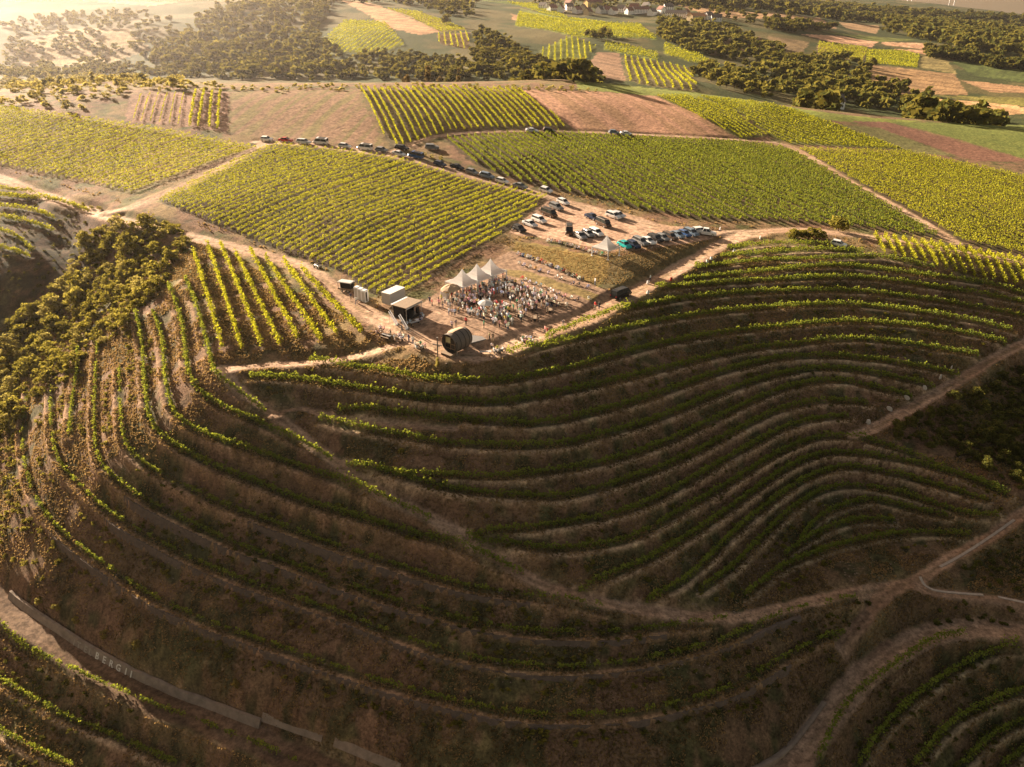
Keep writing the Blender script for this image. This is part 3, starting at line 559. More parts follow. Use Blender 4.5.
# ------------------------------------------------------------------ trees and bushes
def crown_geo(seed, nl, nq, size, h0=.22, wide=.42, tall=False):
    r = np.random.default_rng(seed); P = []; T = []
    for k in range(nl):
        a = r.uniform(0, 6.28); z = h0 + (1 - h0) * r.uniform(.12, .86); rr = wide * (1 - abs(2 * (z - h0) / (1 - h0) - .85) ** 2 * .65) * r.uniform(.15, .85)
        if tall: rr *= .5
        c = np.array([math.cos(a) * rr, math.sin(a) * rr, z]); R = r.uniform(.13, .24) * (.8 if tall else 1); m = nq // nl
        d = r.normal(size=(m, 3)); d /= np.linalg.norm(d, axis=1)[:, None]; d[:, 2] *= .8; P.append(c + d * R * r.uniform(.55, 1.05, (m, 1))); T.append(np.full(m, r.uniform(.15, .7)) + .25 * d[:, 2] + r.uniform(-.15, .15, m))
    P = np.vstack(P); P[:, 2] = np.clip(P[:, 2], .03, None); V, F = leaf_quads(P, size, 0, r); return V, F, np.repeat(np.clip(np.concatenate(T), 0, 1), 4)
def trunk_geo(seed, h=.45, r0=.028, limbs=5):
    r = random.Random(seed); m = MB(); m.tube((0, 0, -.06), (.01, 0, h * .55), r0, r0 * .75, 6, False); m.tube((.01, 0, h * .55), (.02, .01, h * 1.45), r0 * .75, r0 * .3, 6)
    for k in range(limbs): a = k * 6.28 / limbs + r.uniform(-.4, .4); z = h * r.uniform(.5, .95); m.tube((.01, 0, z), (math.cos(a) * .24, math.sin(a) * .24, z + .22), r0 * .5, r0 * .15, 5)
    return m.mesh('trunk', True)
PT = {}
for nm, mt, n, args in [('broadleaf', 'oak', 4, (16, 620, .105)), ('poplar', 'poplar', 2, (14, 520, .085, .1, .26, True)), ('golden', 'golden', 3, (15, 600, .105)), ('olive', 'scrub', 3, (14, 560, .11))]:
    for k in range(n):
        v, f, t = crown_geo(100 + 7 * k + len(nm), *args); me = mesh('crown', v, f, False, t); me.materials.append(M_LEAF[mt]); tk = trunk_geo(k); tk.materials.append(M_BARK); PT.setdefault(nm, []).append((me, tk))
PB = {}
for nm, mt, n in [('dark', 'oak', 3), ('tan', 'scrub', 4), ('gold', 'golden', 3)]:
    for k in range(n):
        v, f, t = crown_geo(300 + 5 * k + len(nm), 16, 760, .085, .02, .52); me = mesh('bush', v, f, False, t); me.materials.append(M_LEAF[mt]); PB.setdefault(nm, []).append(me)
ntree = 0
def tree(kind, x, y, h, label, group, w=1.):
    global ntree; ntree += 1; cr, tk = random.choice(PT[kind]); r = empty('tree', (x, y, float(ground(x, y)) - .1), random.uniform(0, 6.28)); s = h * random.uniform(.9, 1.1); r.scale = (s * w * random.uniform(.9, 1.2), s * w * random.uniform(.9, 1.2), s)
    tag(r, label, 'tree', group); link('trunk', tk, None, r); link('crown', cr, None, r); return r
def bush(kind, x, y, h, label, group, w=1.2):
    o = link('bush', random.choice(PB[kind])); o.location = (x, y, float(ground(x, y)) - .08); o.rotation_euler = (0, 0, random.uniform(0, 6.28)); s = h * random.uniform(.85, 1.15); o.scale = (s * w * random.uniform(.85, 1.2), s * w, s); tag(o, label, 'bush', group); return o
def scatter_px(poly, n, mind, seed=0):
    """picture polygon -> about N ground points kept MIND metres apart"""
    r = np.random.default_rng(seed); P = np.array(poly, float); lo, hi = P.min(0), P.max(0); out = []; G = wpoly(poly)
    lo, hi = G.min(0), G.max(0); t = 0
    while len(out) < n and t < n * 60:
        t += 1; p = lo + (hi - lo) * r.uniform(size=2)
        if inside(G, p[:1], p[1:])[0] and all((p[0]-q[0])**2 + (p[1]-q[1])**2 > mind * mind for q in out): out.append(p)
    return out
# the overgrown bank at the left, and the shaded bank at the right
for i, p in enumerate(scatter_px([(88,238),(125,226),(180,228),(188,245),(172,275),(150,300),(118,338),(90,350),(62,392),(30,400),(10,440),(-10,450),(-10,335),(60,285)], 190, 2.1, 1)):
    bush('tan' if i % 4 else 'gold', p[0], p[1], random.choice((1.4, 2.0, 2.6, 3.2, 4.4)) * random.uniform(.85, 1.15), 'olive brown bush in the thicket on the bank left of the straight vine rows', 'bushes of the left thicket')
for i, p in enumerate(scatter_px([(880,432),(925,408),(1030,362),(1030,492),(1000,480),(955,455),(910,443)], 60, 2.3, 2)):
    bush('dark', p[0], p[1], random.uniform(1.6, 3.4), 'dark green bush on the shaded bank below the right path', 'bushes below the right path')
for i, p in enumerate(scatter_px([(-10,480),(25,500),(60,548),(120,600),(60,596),(10,580),(-10,560)], 20, 2.6, 5)): bush('tan', p[0], p[1], random.uniform(.8, 1.5), 'dry tan bush on the bank above the lower left wall', 'dry bushes above the lower left wall')
def thicket(name, spec, m, seed):
    """low growth nobody could count, as one object"""
    r = np.random.default_rng(seed); Vs = []; Fs = []; Ts = []; b = 0; base = [crown_geo(700 + k, 7, 90, .2, .02, .5) for k in range(4)]
    for poly, n, h0, h1, md in spec:
        for p in scatter_px(poly, n, md, seed):
            v, f, t = base[r.integers(4)]; s = r.uniform(h0, h1); a = r.uniform(0, 6.28); R = np.array([[math.cos(a), -math.sin(a), 0], [math.sin(a), math.cos(a), 0], [0, 0, 1]])
            Vs.append(v @ R.T * s * (1.4, 1.1, .9) + (p[0], p[1], float(ground(*p)) - .05)); Fs.append(f + b); Ts.append(np.clip(t + r.uniform(-.25, .15), 0, 1)); b += len(v)
    tag(link(name, mesh(name, np.vstack(Vs), np.vstack(Fs), False, np.concatenate(Ts)), m), kind='stuff')
thicket('undergrowth', [([(935,600),(1030,612),(1030,626),(960,622),(930,628)],12,1,1.6,1.8),([(955,570),(1030,530),(1030,592),(985,588)],30,.8,1.6,1.6),([(-10,640),(60,680),(150,722),(120,730),(40,695),(-10,672)],30,.7,1.4,1.5),
 ([(140,462),(260,530),(420,600),(520,622),(640,625),(640,650),(400,625),(250,580),(130,520)],110,.5,1.3,1.4),([(600,470),(760,380),(840,360),(840,450),(740,530),(620,560)],90,.4,1.0,1.6),([(660,300),(850,270),(1000,310),(900,380),(700,360)],60,.4,.9,2.),
 ([(880,432),(925,408),(1030,362),(1030,492),(1000,480),(955,455),(910,443)],120,.8,2.,1.3),([(780,700),(860,630),(870,600),(800,620),(700,660),(640,740)],60,.5,1.2,1.6),([(880,690),(1030,650),(1030,767),(840,767)],90,.5,1.2,1.3),([(-10,690),(100,740),(60,767),(-10,767)],30,.5,1.,1.5)], M_LEAF['oak'], 51)
thicket('thicket', [([(88,238),(125,226),(180,228),(188,245),(172,275),(150,300),(118,338),(90,350),(62,392),(30,400),(10,440),(-10,450),(-10,335),(60,285)],480,.8,2.4,1.),([(-10,400),(22,410),(20,470),(40,530),(-10,540)],60,.6,1.8,1.4)], M_LEAF['scrub'], 52)
for (x, y), l in zip([(40,603),(77,622),(106,637),(137,647),(58,610)], ['golden bush at the upper end of the lettered wall','golden bush above the faint letters of the wall','small yellow bush above the first bright letter','bright yellow bush above the last letters of the wall','low golden bush near the upper end of the lettered wall']):
    p = unproj([(x, y)])[0]; bush('gold', p[0], p[1], 1.7, l, None)
for (x, y), l in zip([(237, 688), (437, 366)], ['thin yellow shrub on the wall at the bottom', 'small green shrub at the foot of the wooden signpost']): p = unproj([(x, y)])[0]; bush('gold', p[0], p[1], 2.2, l, None, .6)
p = unproj([(838, 231)])[0]; tree('olive', p[0], p[1], 4.6, 'round olive green tree beside the track behind the white car', None, 1.35)
for k, x in enumerate(range(788, 820, 5)): p = unproj([(x + 3, 238)])[0]; bush('tan', p[0], p[1], 3.0, 'clipped dense bush in the short hedge left of the round tree', 'bushes of the short hedge', 1.25)
for x, y in [(432, 158), (424, 156), (441, 160), (74, 206), (83, 207), (92, 209), (100, 210)]:
    p = unproj([(x, y)])[0]; bush('gold', p[0], p[1], 1.5, 'low bush on the verge ' + ('by the track fork behind the central vineyard' if x > 200 else 'beside the main track at the left'), 'verge bushes by the fork' if x > 200 else 'verge bushes at the left')
# trees across the valley
TC = [('golden', [(0,82),(60,76),(110,74),(150,82),(215,88),(215,95),(130,92),(105,104),(60,112),(0,105)], 55, 4.6, 4.5, 'sunlit golden tree on the crest at the upper left', 'golden trees on the crest'),
 ('broadleaf', [(150,66),(215,14),(300,0),(330,4),(318,30),(345,62),(330,78),(250,78),(190,76)], 74, 11, 11, 'dark tree in the wood on the hazy slope at the upper left', 'trees of the upper left wood'),
 ('olive', [(335,66),(380,52),(430,58),(470,66),(560,72),(585,80),(450,80),(340,79)], 58, 6, 9, 'olive tree in the belt behind the crest vineyard', 'trees behind the crest vineyard'),
 ('poplar', [(400,74),(475,72),(478,82),(400,84)], 12, 9, 6, 'tall brownish poplar in the belt behind the crest vineyard', 'poplars behind the crest vineyard'),
 ('broadleaf', [(470,35),(500,34),(530,60),(560,72),(540,82),(500,72),(470,56)], 26, 10, 12, 'dark tree in the gully between the bright meadows', 'trees in the gully'),
 ('broadleaf', [(420,2),(478,2),(482,30),(440,24)], 12, 11, 14, 'dark tree on the far slope above the bare field', 'trees above the bare field'),
 ('broadleaf', [(586,36),(612,36),(612,41),(588,41)], 6, 10, 8, 'tree in the small dark grove amid the meadows', 'trees of the small grove'),
 ('broadleaf', [(656,22),(700,26),(760,45),(778,60),(800,66),(740,68),(700,55),(660,40)], 34, 11, 14, 'dark tree in the wood below the village', 'trees below the village'),
 ('olive', [(690,72),(722,68),(768,92),(795,96),(760,98),(715,90)], 22, 8, 9, 'tree in the belt behind the right meadow', 'trees behind the right meadow'),
 ('broadleaf', [(786,70),(850,60),(870,66),(860,82),(800,86)], 26, 10, 11, 'dark tree in the copse in front of the pale fields', 'trees of the copse by the pale fields'),
 ('olive', [(790,100),(820,90),(880,86),(925,96),(915,112),(870,110),(815,108)], 26, 12, 11, 'big round tree beyond the right meadow', 'big trees beyond the right meadow'),
 ('olive', [(905,110),(990,122),(985,125),(915,120)], 10, 6, 8, 'small tree in the hedge line at the end of the meadow', 'trees in the hedge line'),
 ('broadleaf', [(995,108),(1040,104),(1040,116),(1000,116)], 10, 9, 9, 'dark tree in the copse at the right edge', 'trees of the copse at the right edge'),
 ('olive', [(0,20),(60,10),(100,22),(160,26),(150,62),(60,66),(0,60)], 26, 7, 22, 'hazy tree scattered on the sunlit slope at the upper left', 'hazy trees at the upper left')]
for i, (kind, poly, n, h, md, lab, grp) in enumerate(TC):
    for j, p in enumerate(scatter_px(poly, min(n, 300 - ntree), md * .8, 20 + i)): tree(kind if j % 5 else ('olive' if kind == 'broadleaf' else 'broadleaf'), p[0], p[1], h * random.uniform(.7, 1.2), lab, grp, 1.15)
def bank_growth():
    r = np.random.default_rng(88); Vs = []; Fs = []; Ts = []; b = 0; base = [crown_geo(800 + k, 7, 80, .22, .02, .5) for k in range(4)]
    for g, n, P in terr_w:
        if g not in ('left', 'right') or (g == 'left' and n < 2): continue
        dd = np.gradient(P, axis=0); dd /= np.linalg.norm(dd, axis=1)[:, None] + 1e-9; nn = np.stack([dd[:, 1], -dd[:, 0]], 1); sg = np.sign(np.mean(sample(H0, P[:, 0] - nn[:, 0] * 2, P[:, 1] - nn[:, 1] * 2) - sample(H0, P[:, 0] + nn[:, 0] * 2, P[:, 1] + nn[:, 1] * 2))); dens = .5 if g == 'left' else .22
        for k in range(len(P)):
            if r.uniform() > dens * (vnoise(P[k:k+1, 0] / 7, P[k:k+1, 1] / 7, 97)[0] > .42): continue
            q = P[k] + nn[k] * sg * r.uniform(2.0, 3.6); 
            if sample(DR, q[:1], q[1:])[0] < .8: continue
            v, f, t = base[r.integers(4)]; s = r.uniform(.35, 1.15); a = r.uniform(0, 6.28); R = np.array([[math.cos(a), -math.sin(a), 0], [math.sin(a), math.cos(a), 0], [0, 0, 1]]); Vs.append(v @ R.T * s * (1.5, 1.2, .9) + (q[0], q[1], float(ground(*q)) - .06)); Fs.append(f + b); Ts.append(np.clip(t + r.uniform(-.3, .2), 0, 1)); b += len(v)
    tag(link('undergrowth', mesh('undergrowth', np.vstack(Vs), np.vstack(Fs), False, np.concatenate(Ts)), M_LEAF['scrub']), kind='stuff')
bank_growth()
# woods too far to count
def wood(name, polys, n, h, seed):
    r = np.random.default_rng(seed); Vs = []; Fs = []; Ts = []; b = 0; base = [crown_geo(500 + k, 8, 80, .30, .05, .5) for k in range(4)]
    for poly in polys:
        for p in scatter_px(poly, n, h * .55, seed):
            v, f, t = base[r.integers(4)]; s = h * r.uniform(.75, 1.25); a = r.uniform(0, 6.28); R = np.array([[math.cos(a), -math.sin(a), 0], [math.sin(a), math.cos(a), 0], [0, 0, 1]])
            Vs.append(v @ R.T * s * (1.2, 1.2, 1) + (p[0], p[1], float(ground(*p)))); Fs.append(f + b); Ts.append(np.clip(t + r.uniform(-.2, .2), 0, 1)); b += len(v)
    tag(link(name, mesh(name, np.vstack(Vs), np.vstack(Fs), False, np.concatenate(Ts)), M_LEAF['oak']), kind='stuff')
wood('distant_wood', [[(882,22),(960,20),(1040,28),(1040,60),(1000,58),(930,42),(885,33)]], 700, 17, 41)
wood('distant_wood', [[(640,0),(760,4),(880,14),(890,24),(830,20),(760,12),(660,5)], [(760,4),(1040,22),(1040,27),(880,18)]], 380, 20, 42)
wood('distant_wood', [[(768,20),(840,30),(800,33),(768,30)], [(960,60),(1040,66),(1040,72),(990,68)], [(925,50),(975,56),(970,62),(930,58)]], 60, 11, 43)
wood('distant_wood', [[(510,0),(680,1),(800,22),(768,26),(660,12),(540,7)]], 160, 8, 44)
wood('distant_wood', [[(330,0),(470,0),(478,22),(440,14),(400,4),(330,4)], [(556,70),(600,78),(590,84),(560,80)]], 90, 10, 45)
wood('distant_wood', [[(150,66),(215,8),(300,-8),(335,0),(318,34),(345,62),(330,79),(250,80),(180,78)]], 420, 9, 46)
wood('distant_wood', [[(0,22),(80,12),(160,14),(200,40),(180,78),(60,72),(0,74)]], 260, 6.5, 51)
wood('distant_wood', [[(0,70),(120,66),(200,76),(330,78),(330,81),(120,76),(0,80)]], 130, 5.5, 52)
wood('distant_wood', [[(325,70),(380,52),(430,58),(470,66),(480,30),(505,40),(530,60),(565,70),(590,80),(450,81),(336,80)]], 330, 7.5, 47)
wood('distant_wood', [[(652,22),(705,24),(768,42),(800,60),(850,58),(872,68),(860,84),(800,100),(760,98),(690,76),(700,66),(760,70),(770,64),(700,56),(660,40)]], 330, 10, 48)
wood('distant_wood', [[(784,104),(820,86),(880,82),(930,94),(925,114),(870,112),(815,110)], [(905,110),(1000,120),(990,126),(915,121)]], 70, 11, 49)
thicket('distant_thicket', [([(-10,82),(60,72),(110,70),(160,80),(225,89),(225,94),(130,92),(110,104),(62,114),(-10,108)],620,2.2,4.4,1.9),([(215,88),(360,86),(520,86),(590,88),(600,92),(215,92)],90,1.2,2.6,2.5)], M_LEAF['golden'], 53)
thicket('undergrowth', [([(-10,195),(60,208),(96,222),(80,262),(50,300),(-10,300)],110,.5,1.4,1.6)], M_LEAF['oak'], 54)
print('trees', ntree, round(time.time() - T0, 1))
# ------------------------------------------------------------------ dry grass on the slopes and verges
def tufts(name, poly, n, size, m, seed, ok):
    r = np.random.default_rng(seed); G = wpoly(poly); lo, hi = G.min(0), G.max(0); P = lo + (hi - lo) * r.uniform(size=(n * 3, 2)); P = P[inside(G, P[:, 0], P[:, 1])]
    P = P[ok(P)][:n]; k = len(P); z = ground(P[:, 0], P[:, 1]); a = r.uniform(0, 6.28, k); s = size * r.uniform(.5, 1.3, k); dx, dy = np.cos(a) * s, np.sin(a) * s; c = np.stack([P[:, 0], P[:, 1], z], 1)
    e = np.stack([dx * .5, dy * .5, 0 * z], 1); up = np.stack([r.normal(0, .25, k) * s, r.normal(0, .25, k) * s, s * r.uniform(.5, 1., k)], 1)
    V = np.stack([c - e, c + e, c + up + e * .7, c + up * .8 - e * .9], 1).reshape(-1, 3); t = np.repeat(np.clip(vnoise(P[:, 0] / 4, P[:, 1] / 4, seed) * .8 + r.uniform(-.2, .4, k), 0, 1), 4)
    tag(link(name, mesh(name, V, np.arange(4 * k).reshape(k, 4), False, t), m), kind='stuff')
M_GRASS = leaf_mat('dry_grass', (.06, .055, .025), (.36, .245, .12), .3, (.42, .27, .10), 0.)
okslope = lambda P: (sample(DR, P[:, 0], P[:, 1]) > .2) & (vnoise(P[:, 0] / 3.5, P[:, 1] / 3.5, 91) > .3)
tufts('dry_grass', [(-60,420),(60,300),(200,240),(380,335),(440,368),(560,350),(720,250),(1080,280),(1080,560),(1080,800),(500,800),(-60,800)], 260000, .30, M_GRASS, 61, okslope)
tufts('dry_grass', [(500,240),(600,258),(610,246),(720,244),(640,285),(590,284),(515,252)], 7000, .2, M_GRASS, 62, lambda P: sample(DR, P[:, 0], P[:, 1]) > .3)
tufts('weeds', [(0,168),(160,215),(300,262),(440,352),(640,300),(760,245),(1040,275),(1040,262),(760,226),(540,185),(430,300),(260,240),(130,200)], 9000, .5, M_GRASS, 63, lambda P: (sample(DR, P[:, 0], P[:, 1]) > 0) & (vnoise(P[:, 0] / 5, P[:, 1] / 5, 93) > .5) & (sample((CLS > 0).astype(float), P[:, 0], P[:, 1]) < .1))
FV = [([(480,0),(520,6),(560,20),(590,22),(620,30),(655,40),(657,36),(620,24),(570,18),(540,4)], (500,4), (640,32)), ([(520,8),(575,22),(640,24),(655,38),(580,38),(545,30),(515,26)], (530,14), (640,34)), ([(540,50),(570,36),(596,46),(575,72),(545,66)], (560,42), (560,66)), ([(605,41),(640,48),(658,53),(658,60),(604,50)], (610,46), (655,57)), ([(664,43),(700,55),(720,66),(690,62),(664,54)], (668,47), (712,64)), ([(622,55),(650,60),(690,68),(697,92),(640,84),(627,80)], (640,60), (650,82)), ([(318,45),(345,20),(385,22),(405,45),(375,55),(340,52)], (335,48), (375,26)), ([(436,34),(470,32),(468,49),(440,44)], (448,34), (450,46)), ([(866,50),(905,51),(920,55),(917,68),(866,63)], (870,56), (915,61)), ([(818,42),(868,48),(862,62),(818,54)], (825,46), (860,58)), ([(385,8),(420,12),(468,30),(442,33),(412,18)], (395,11), (455,31))]
gs = []
for px, a_, b_ in FV:
    for P in field_rows(wpoly(px), a_, b_, 6.5, a_):
        g = vine_geo(P, 1.9, 1.1, 2.4, 1.25, .1)
        if g: gs.append(g)
b = 0; VV_ = []; FF_ = []; TT_ = []
for v, f, t in gs: VV_.append(v); FF_.append(f + b); TT_.append(t); b += len(v)
tag(link('distant_vines', mesh('distant_vines', np.vstack(VV_), np.vstack(FF_), False, np.concatenate(TT_)), M_VINE), kind='stuff')
def stones(n, seed):
    r = np.random.default_rng(seed); G = wpoly([(20,400),(240,380),(700,300),(1000,330),(1000,500),(900,580),(600,720),(200,640),(40,560)]); lo, hi = G.min(0), G.max(0); P = lo + (hi - lo) * r.uniform(size=(n * 3, 2)); P = P[inside(G, P[:, 0], P[:, 1])]; P = P[vnoise(P[:, 0] / 6, P[:, 1] / 6, 95) > .52][:n]; k = len(P)
    B = np.array([(1,0,0),(0,1,0),(-1,0,0),(0,-1,0),(0,0,1),(0,0,-1)], float); Fb = np.array([(0,1,4),(1,2,4),(2,3,4),(3,0,4),(1,0,5),(2,1,5),(3,2,5),(0,3,5)]); s = np.clip(r.gamma(2., .035, k) + .04, 0, .2); Vb = B[None] * r.uniform(.6, 1.3, (k, 6, 3)) * s[:, None, None] * (1, 1, .7); Vb += np.stack([P[:, 0], P[:, 1], ground(P[:, 0], P[:, 1]) + s * .2], 1)[:, None]
    tag(link('loose_stones', mesh('loose_stones', Vb.reshape(-1, 3), (Fb[None] + np.arange(k)[:, None, None] * 6).reshape(-1, 3), False), plain('field_stone', (.24, .18, .14), .95, 0, .4, .8)), kind='stuff')
stones(12000, 77)
print('grass', round(time.time() - T0, 1))
# ------------------------------------------------------------------ vehicles
M_PAINT = objcolor_mat('car_paint', .28, .15, var=.05); M_GLASS = plain('car_glass', (.03, .035, .04), .08, 0, .1); M_TYRE = plain('tyre_rubber', (.022, .021, .02), .85); M_RIM = plain('wheel_rim', (.42, .42, .42), .35, .6)
M_LAMP = plain('headlamp', (.75, .75, .72), .15); M_TAIL = plain('tail_lamp', (.35, .02, .015), .3); M_WHITE = leaf_mat('white_fabric', (.82, .80, .77), (.93, .94, .97), .55, (.96, .97, 1.0), .05); M_STEEL = plain('steel', (.45, .45, .44), .4, .7)
M_DARKMETAL = plain('dark_metal', (.045, .042, .04), .5, .4); M_WOOD = plain('weathered_wood', (.24, .17, .11), .85, 0, .35, 5, .3); M_OLDWOOD = plain('dark_staves', (.15, .125, .105), .7, 0, .4, 6, .4); M_TAN = plain('tan_canvas', (.42, .30, .19), .9, 0, .2, 2, .2)
M_BLACK = plain('black_cloth', (.015, .014, .014), .9); M_CONC = plain('concrete', (.24, .185, .14), .9, 0, .65, .8, .5); M_STONE = plain('dry_stone', (.115, .088, .072), .95, 0, .6, 1.6, .6); M_GREYP = plain('grey_panel', (.50, .48, .45), .6, 0, .1, 2); M_WPLASTIC = plain('white_plastic', (.72, .72, .72), .45, 0, .05)
M_BRASS = plain('old_iron_hoop', (.05, .042, .036), .5, .6); M_PAV = plain('paving_slab', (.17, .16, .155), .9, 0, .25, 1.5, .2)
def wheel_mesh():
    t = MB(); secs = []
    for y, r in ((-.10, .25), (-.11, .31), (-.06, .335), (.06, .335), (.11, .31), (.10, .25)): secs.append([(math.cos(k * math.pi / 7) * r, y, math.sin(k * math.pi / 7) * r) for k in range(14)])
    t.loft(secs); m1 = t.mesh('tyre', True); r = MB(); r.loft([[(math.cos(k * math.pi / 7) * .24, y, math.sin(k * math.pi / 7) * .24) for k in range(14)] for y in (-.115, .115)]); r.tube((0, -.125, 0), (0, .125, 0), .06, n=8); return m1, r.mesh('rim')
TYRE, RIM = wheel_mesh(); TYRE.materials.append(M_TYRE); RIM.materials.append(M_RIM)
def sect(x, z0, z1, w, r=.08):   # rounded cross-section at x
    return [(x, -w + r, z0), (x, w - r, z0), (x, w, z0 + r), (x, w, z1 - r * 1.6), (x, w - r * 1.6, z1), (x, -w + r * 1.6, z1), (x, -w, z1 - r * 1.6), (x, -w, z0 + r)]
CT = {  # length, width, height, profile of the lower body [(x, z)], cabin: base front, roof front, roof rear, base rear
 'hatchback': (4.1, .86, 1.48, [(-2.05, .62), (-1.95, .98), (-1.0, .98), (.75, .96), (1.7, .82), (2.0, .66)], (1.0, .28, -1.45, -1.95)),
 'sedan': (4.6, .88, 1.44, [(-2.3, .66), (-2.2, .98), (-1.2, 1.0), (.8, .95), (1.9, .80), (2.25, .64)], (1.05, .25, -1.0, -1.7)),
 'estate': (4.6, .90, 1.62, [(-2.3, .70), (-2.2, 1.05), (-1.0, 1.05), (.9, 1.02), (1.95, .92), (2.25, .74)], (1.15, .45, -1.9, -2.22)),
 'van': (5.0, .95, 1.98, [(-2.5, .74), (-2.46, 1.15), (-1.0, 1.15), (1.4, 1.12), (2.2, 1.0), (2.48, .74)], (1.95, 1.2, -2.38, -2.48)),
 'pickup': (5.2, .92, 1.80, [(-2.6, .80), (-2.55, 1.08), (-1.0, 1.08), (.9, 1.08), (2.2, 1.0), (2.55, .78)], (1.05, .45, -.85, -1.05)),
 'classic': (4.2, .82, 1.50, [(-2.05, .56), (-1.75, .86), (-1.0, 1.0), (.7, .98), (1.5, .88), (1.98, .58)], (.85, .35, -.95, -1.6))}
def make_car(kind):
    Lc, w, h, prof, (xa, xb, xc, xd) = CT[kind]; root = empty(kind + '_car' if kind not in ('van', 'pickup') else kind)
    b = MB(); b.loft([sect(x, .26 if abs(x) < Lc / 2 - .12 else .36, z, w * (1 if abs(x) < Lc * .42 else .93)) for x, z in prof]); zb = prof[2][1]
    # roof and pillars belong to the shell
    wt = w * .80; b.loft([[(x, -wt + .1, h - .05), (x, wt - .1, h - .05), (x, wt, h - .09), (x, wt - .06, h - .0), (x, -wt + .06, h - .0), (x, -wt, h - .09)] for x in (xb, (xb + xc) / 2, xc)])
    for s in (-1, 1):
        for p, q in (((xa, zb), (xb, h)), ((xd, zb), (xc, h)), (((xa + xd) / 2, zb), ((xb + xc) / 2, h))): b.tube((p[0], s * (w - .06), p[1] - .05), (q[0], s * (wt - .03), q[1] - .06), .045, n=5)
    if kind == 'pickup': b.box((-1.75, 0, 1.10), (1.4, 2 * w - .1, .05)); b.box((-1.75, w - .06, 1.16), (1.5, .08, .14)); b.box((-1.75, -w + .06, 1.16), (1.5, .08, .14))
    o = b.build('body', M_PAINT, root, False)
    def pane(nm, V): link(nm, mesh(nm, V, [(0, 1, 2, 3)]), M_GLASS, root)
    e = .03; pane('windscreen', [(xa, -w + .1, zb), (xa, w - .1, zb), (xb, wt - .08, h - .07), (xb, -wt + .08, h - .07)]); pane('rear_window', [(xd, w - .1, zb), (xd, -w + .1, zb), (xc, -wt + .08, h - .07), (xc, wt - .08, h - .07)])
    for s in (-1, 1): pane('side_window', [(xa - .03, s * (w - .07), zb - .02), (xd + .03, s * (w - .07), zb - .02), (xc + .02, s * (wt - .03), h - .08), (xb - .02, s * (wt - .03), h - .08)][::s])
    for x in (Lc * .31, -Lc * .30):
        for s in (-1, 1): t = link('tyre', TYRE, None, root); t.name = 'wheel'; t.location = (x, s * (w - .08), .33); link('rim', RIM, None, t)
    for s in (-1, 1):
        f = prof[-1]; q = MB().box((f[0] - .08, s * (w - .28), f[1] - .06), (.16, .34, .14), 0, .8).build('headlight', M_LAMP, root); g = prof[0]; MB().box((g[0] + .03, s * (w - .2), g[1] + .10), (.12, .18, .24), 0, .9).build('tail_light', M_TAIL, root)
    if kind == 'van':
        MB().box((-.6, 0, h + .03), (2.2, 1.3, .05)).build('roof_rack', M_DARKMETAL, root)
    return root
CARS = {k: make_car(k) for k in CT}; CARUSED = set()
def clone(root):
    r = root.copy(); COL.objects.link(r)
    for ch in list(root.children):
        c = ch.copy(); COL.objects.link(c); c.parent = r
        for g in list(ch.children): d = g.copy(); COL.objects.link(d); d.parent = c
    return r
def on_ground(o, x, y, rz, L_=4.0, W_=1.7):
    """stand on the slope: tilt to the ground under the wheels"""
    dx, dy = math.cos(rz), math.sin(rz); f = float(ground(x + dx * L_ / 2, y + dy * L_ / 2)); b = float(ground(x - dx * L_ / 2, y - dy * L_ / 2)); l = float(ground(x - dy * W_ / 2, y + dx * W_ / 2)); r = float(ground(x + dy * W_ / 2, y - dx * W_ / 2))
    o.scale = (1.12,) * 3; o.location = (x, y, max((f + b) / 2, (l + r) / 2) + .02); o.rotation_mode = 'XYZ'; o.rotation_euler = (Matrix.Rotation(rz, 3, 'Z') @ Matrix.Rotation(-math.atan2(f - b, L_), 3, 'Y') @ Matrix.Rotation(math.atan2(l - r, W_), 3, 'X')).to_euler()
PC = {'white': (.80, .79, .77), 'silver': (.62, .63, .64), 'grey': (.22, .225, .23), 'black': (.02, .02, .022), 'blue': (.04, .10, .26), 'red': (.42, .03, .03), 'brown': (.10, .065, .045), 'turquoise': (.02, .42, .42), 'navy': (.02, .035, .08), 'slate': (.16, .22, .29)}
def car(kind, px, colr, heading, label, cat, group):
    r = CARS[kind] if kind not in CARUSED else clone(CARS[kind]); CARUSED.add(kind); p = unproj([px])[0]; on_ground(r, p[0], p[1], heading); tag(r, label, cat, group)
    for c in r.children:
        if c.name.startswith('body'): c.color = (*PC[colr], 1)
def road_dir(px, d=8):
    a, b = unproj([(px[0] - d, px[1]), (px[0] + d, px[1])])[:, :2]; return 0
RT = road_w['ridge_track']
def along(px):
    p = unproj([px])[0, :2]; k = int(np.argmin(((RT - p) ** 2).sum(1))); k = min(max(k, 2), len(RT) - 3); d = RT[k + 2] - RT[k - 2]; return math.atan2(d[1], d[0])
g1 = 'cars parked along the ridge track'
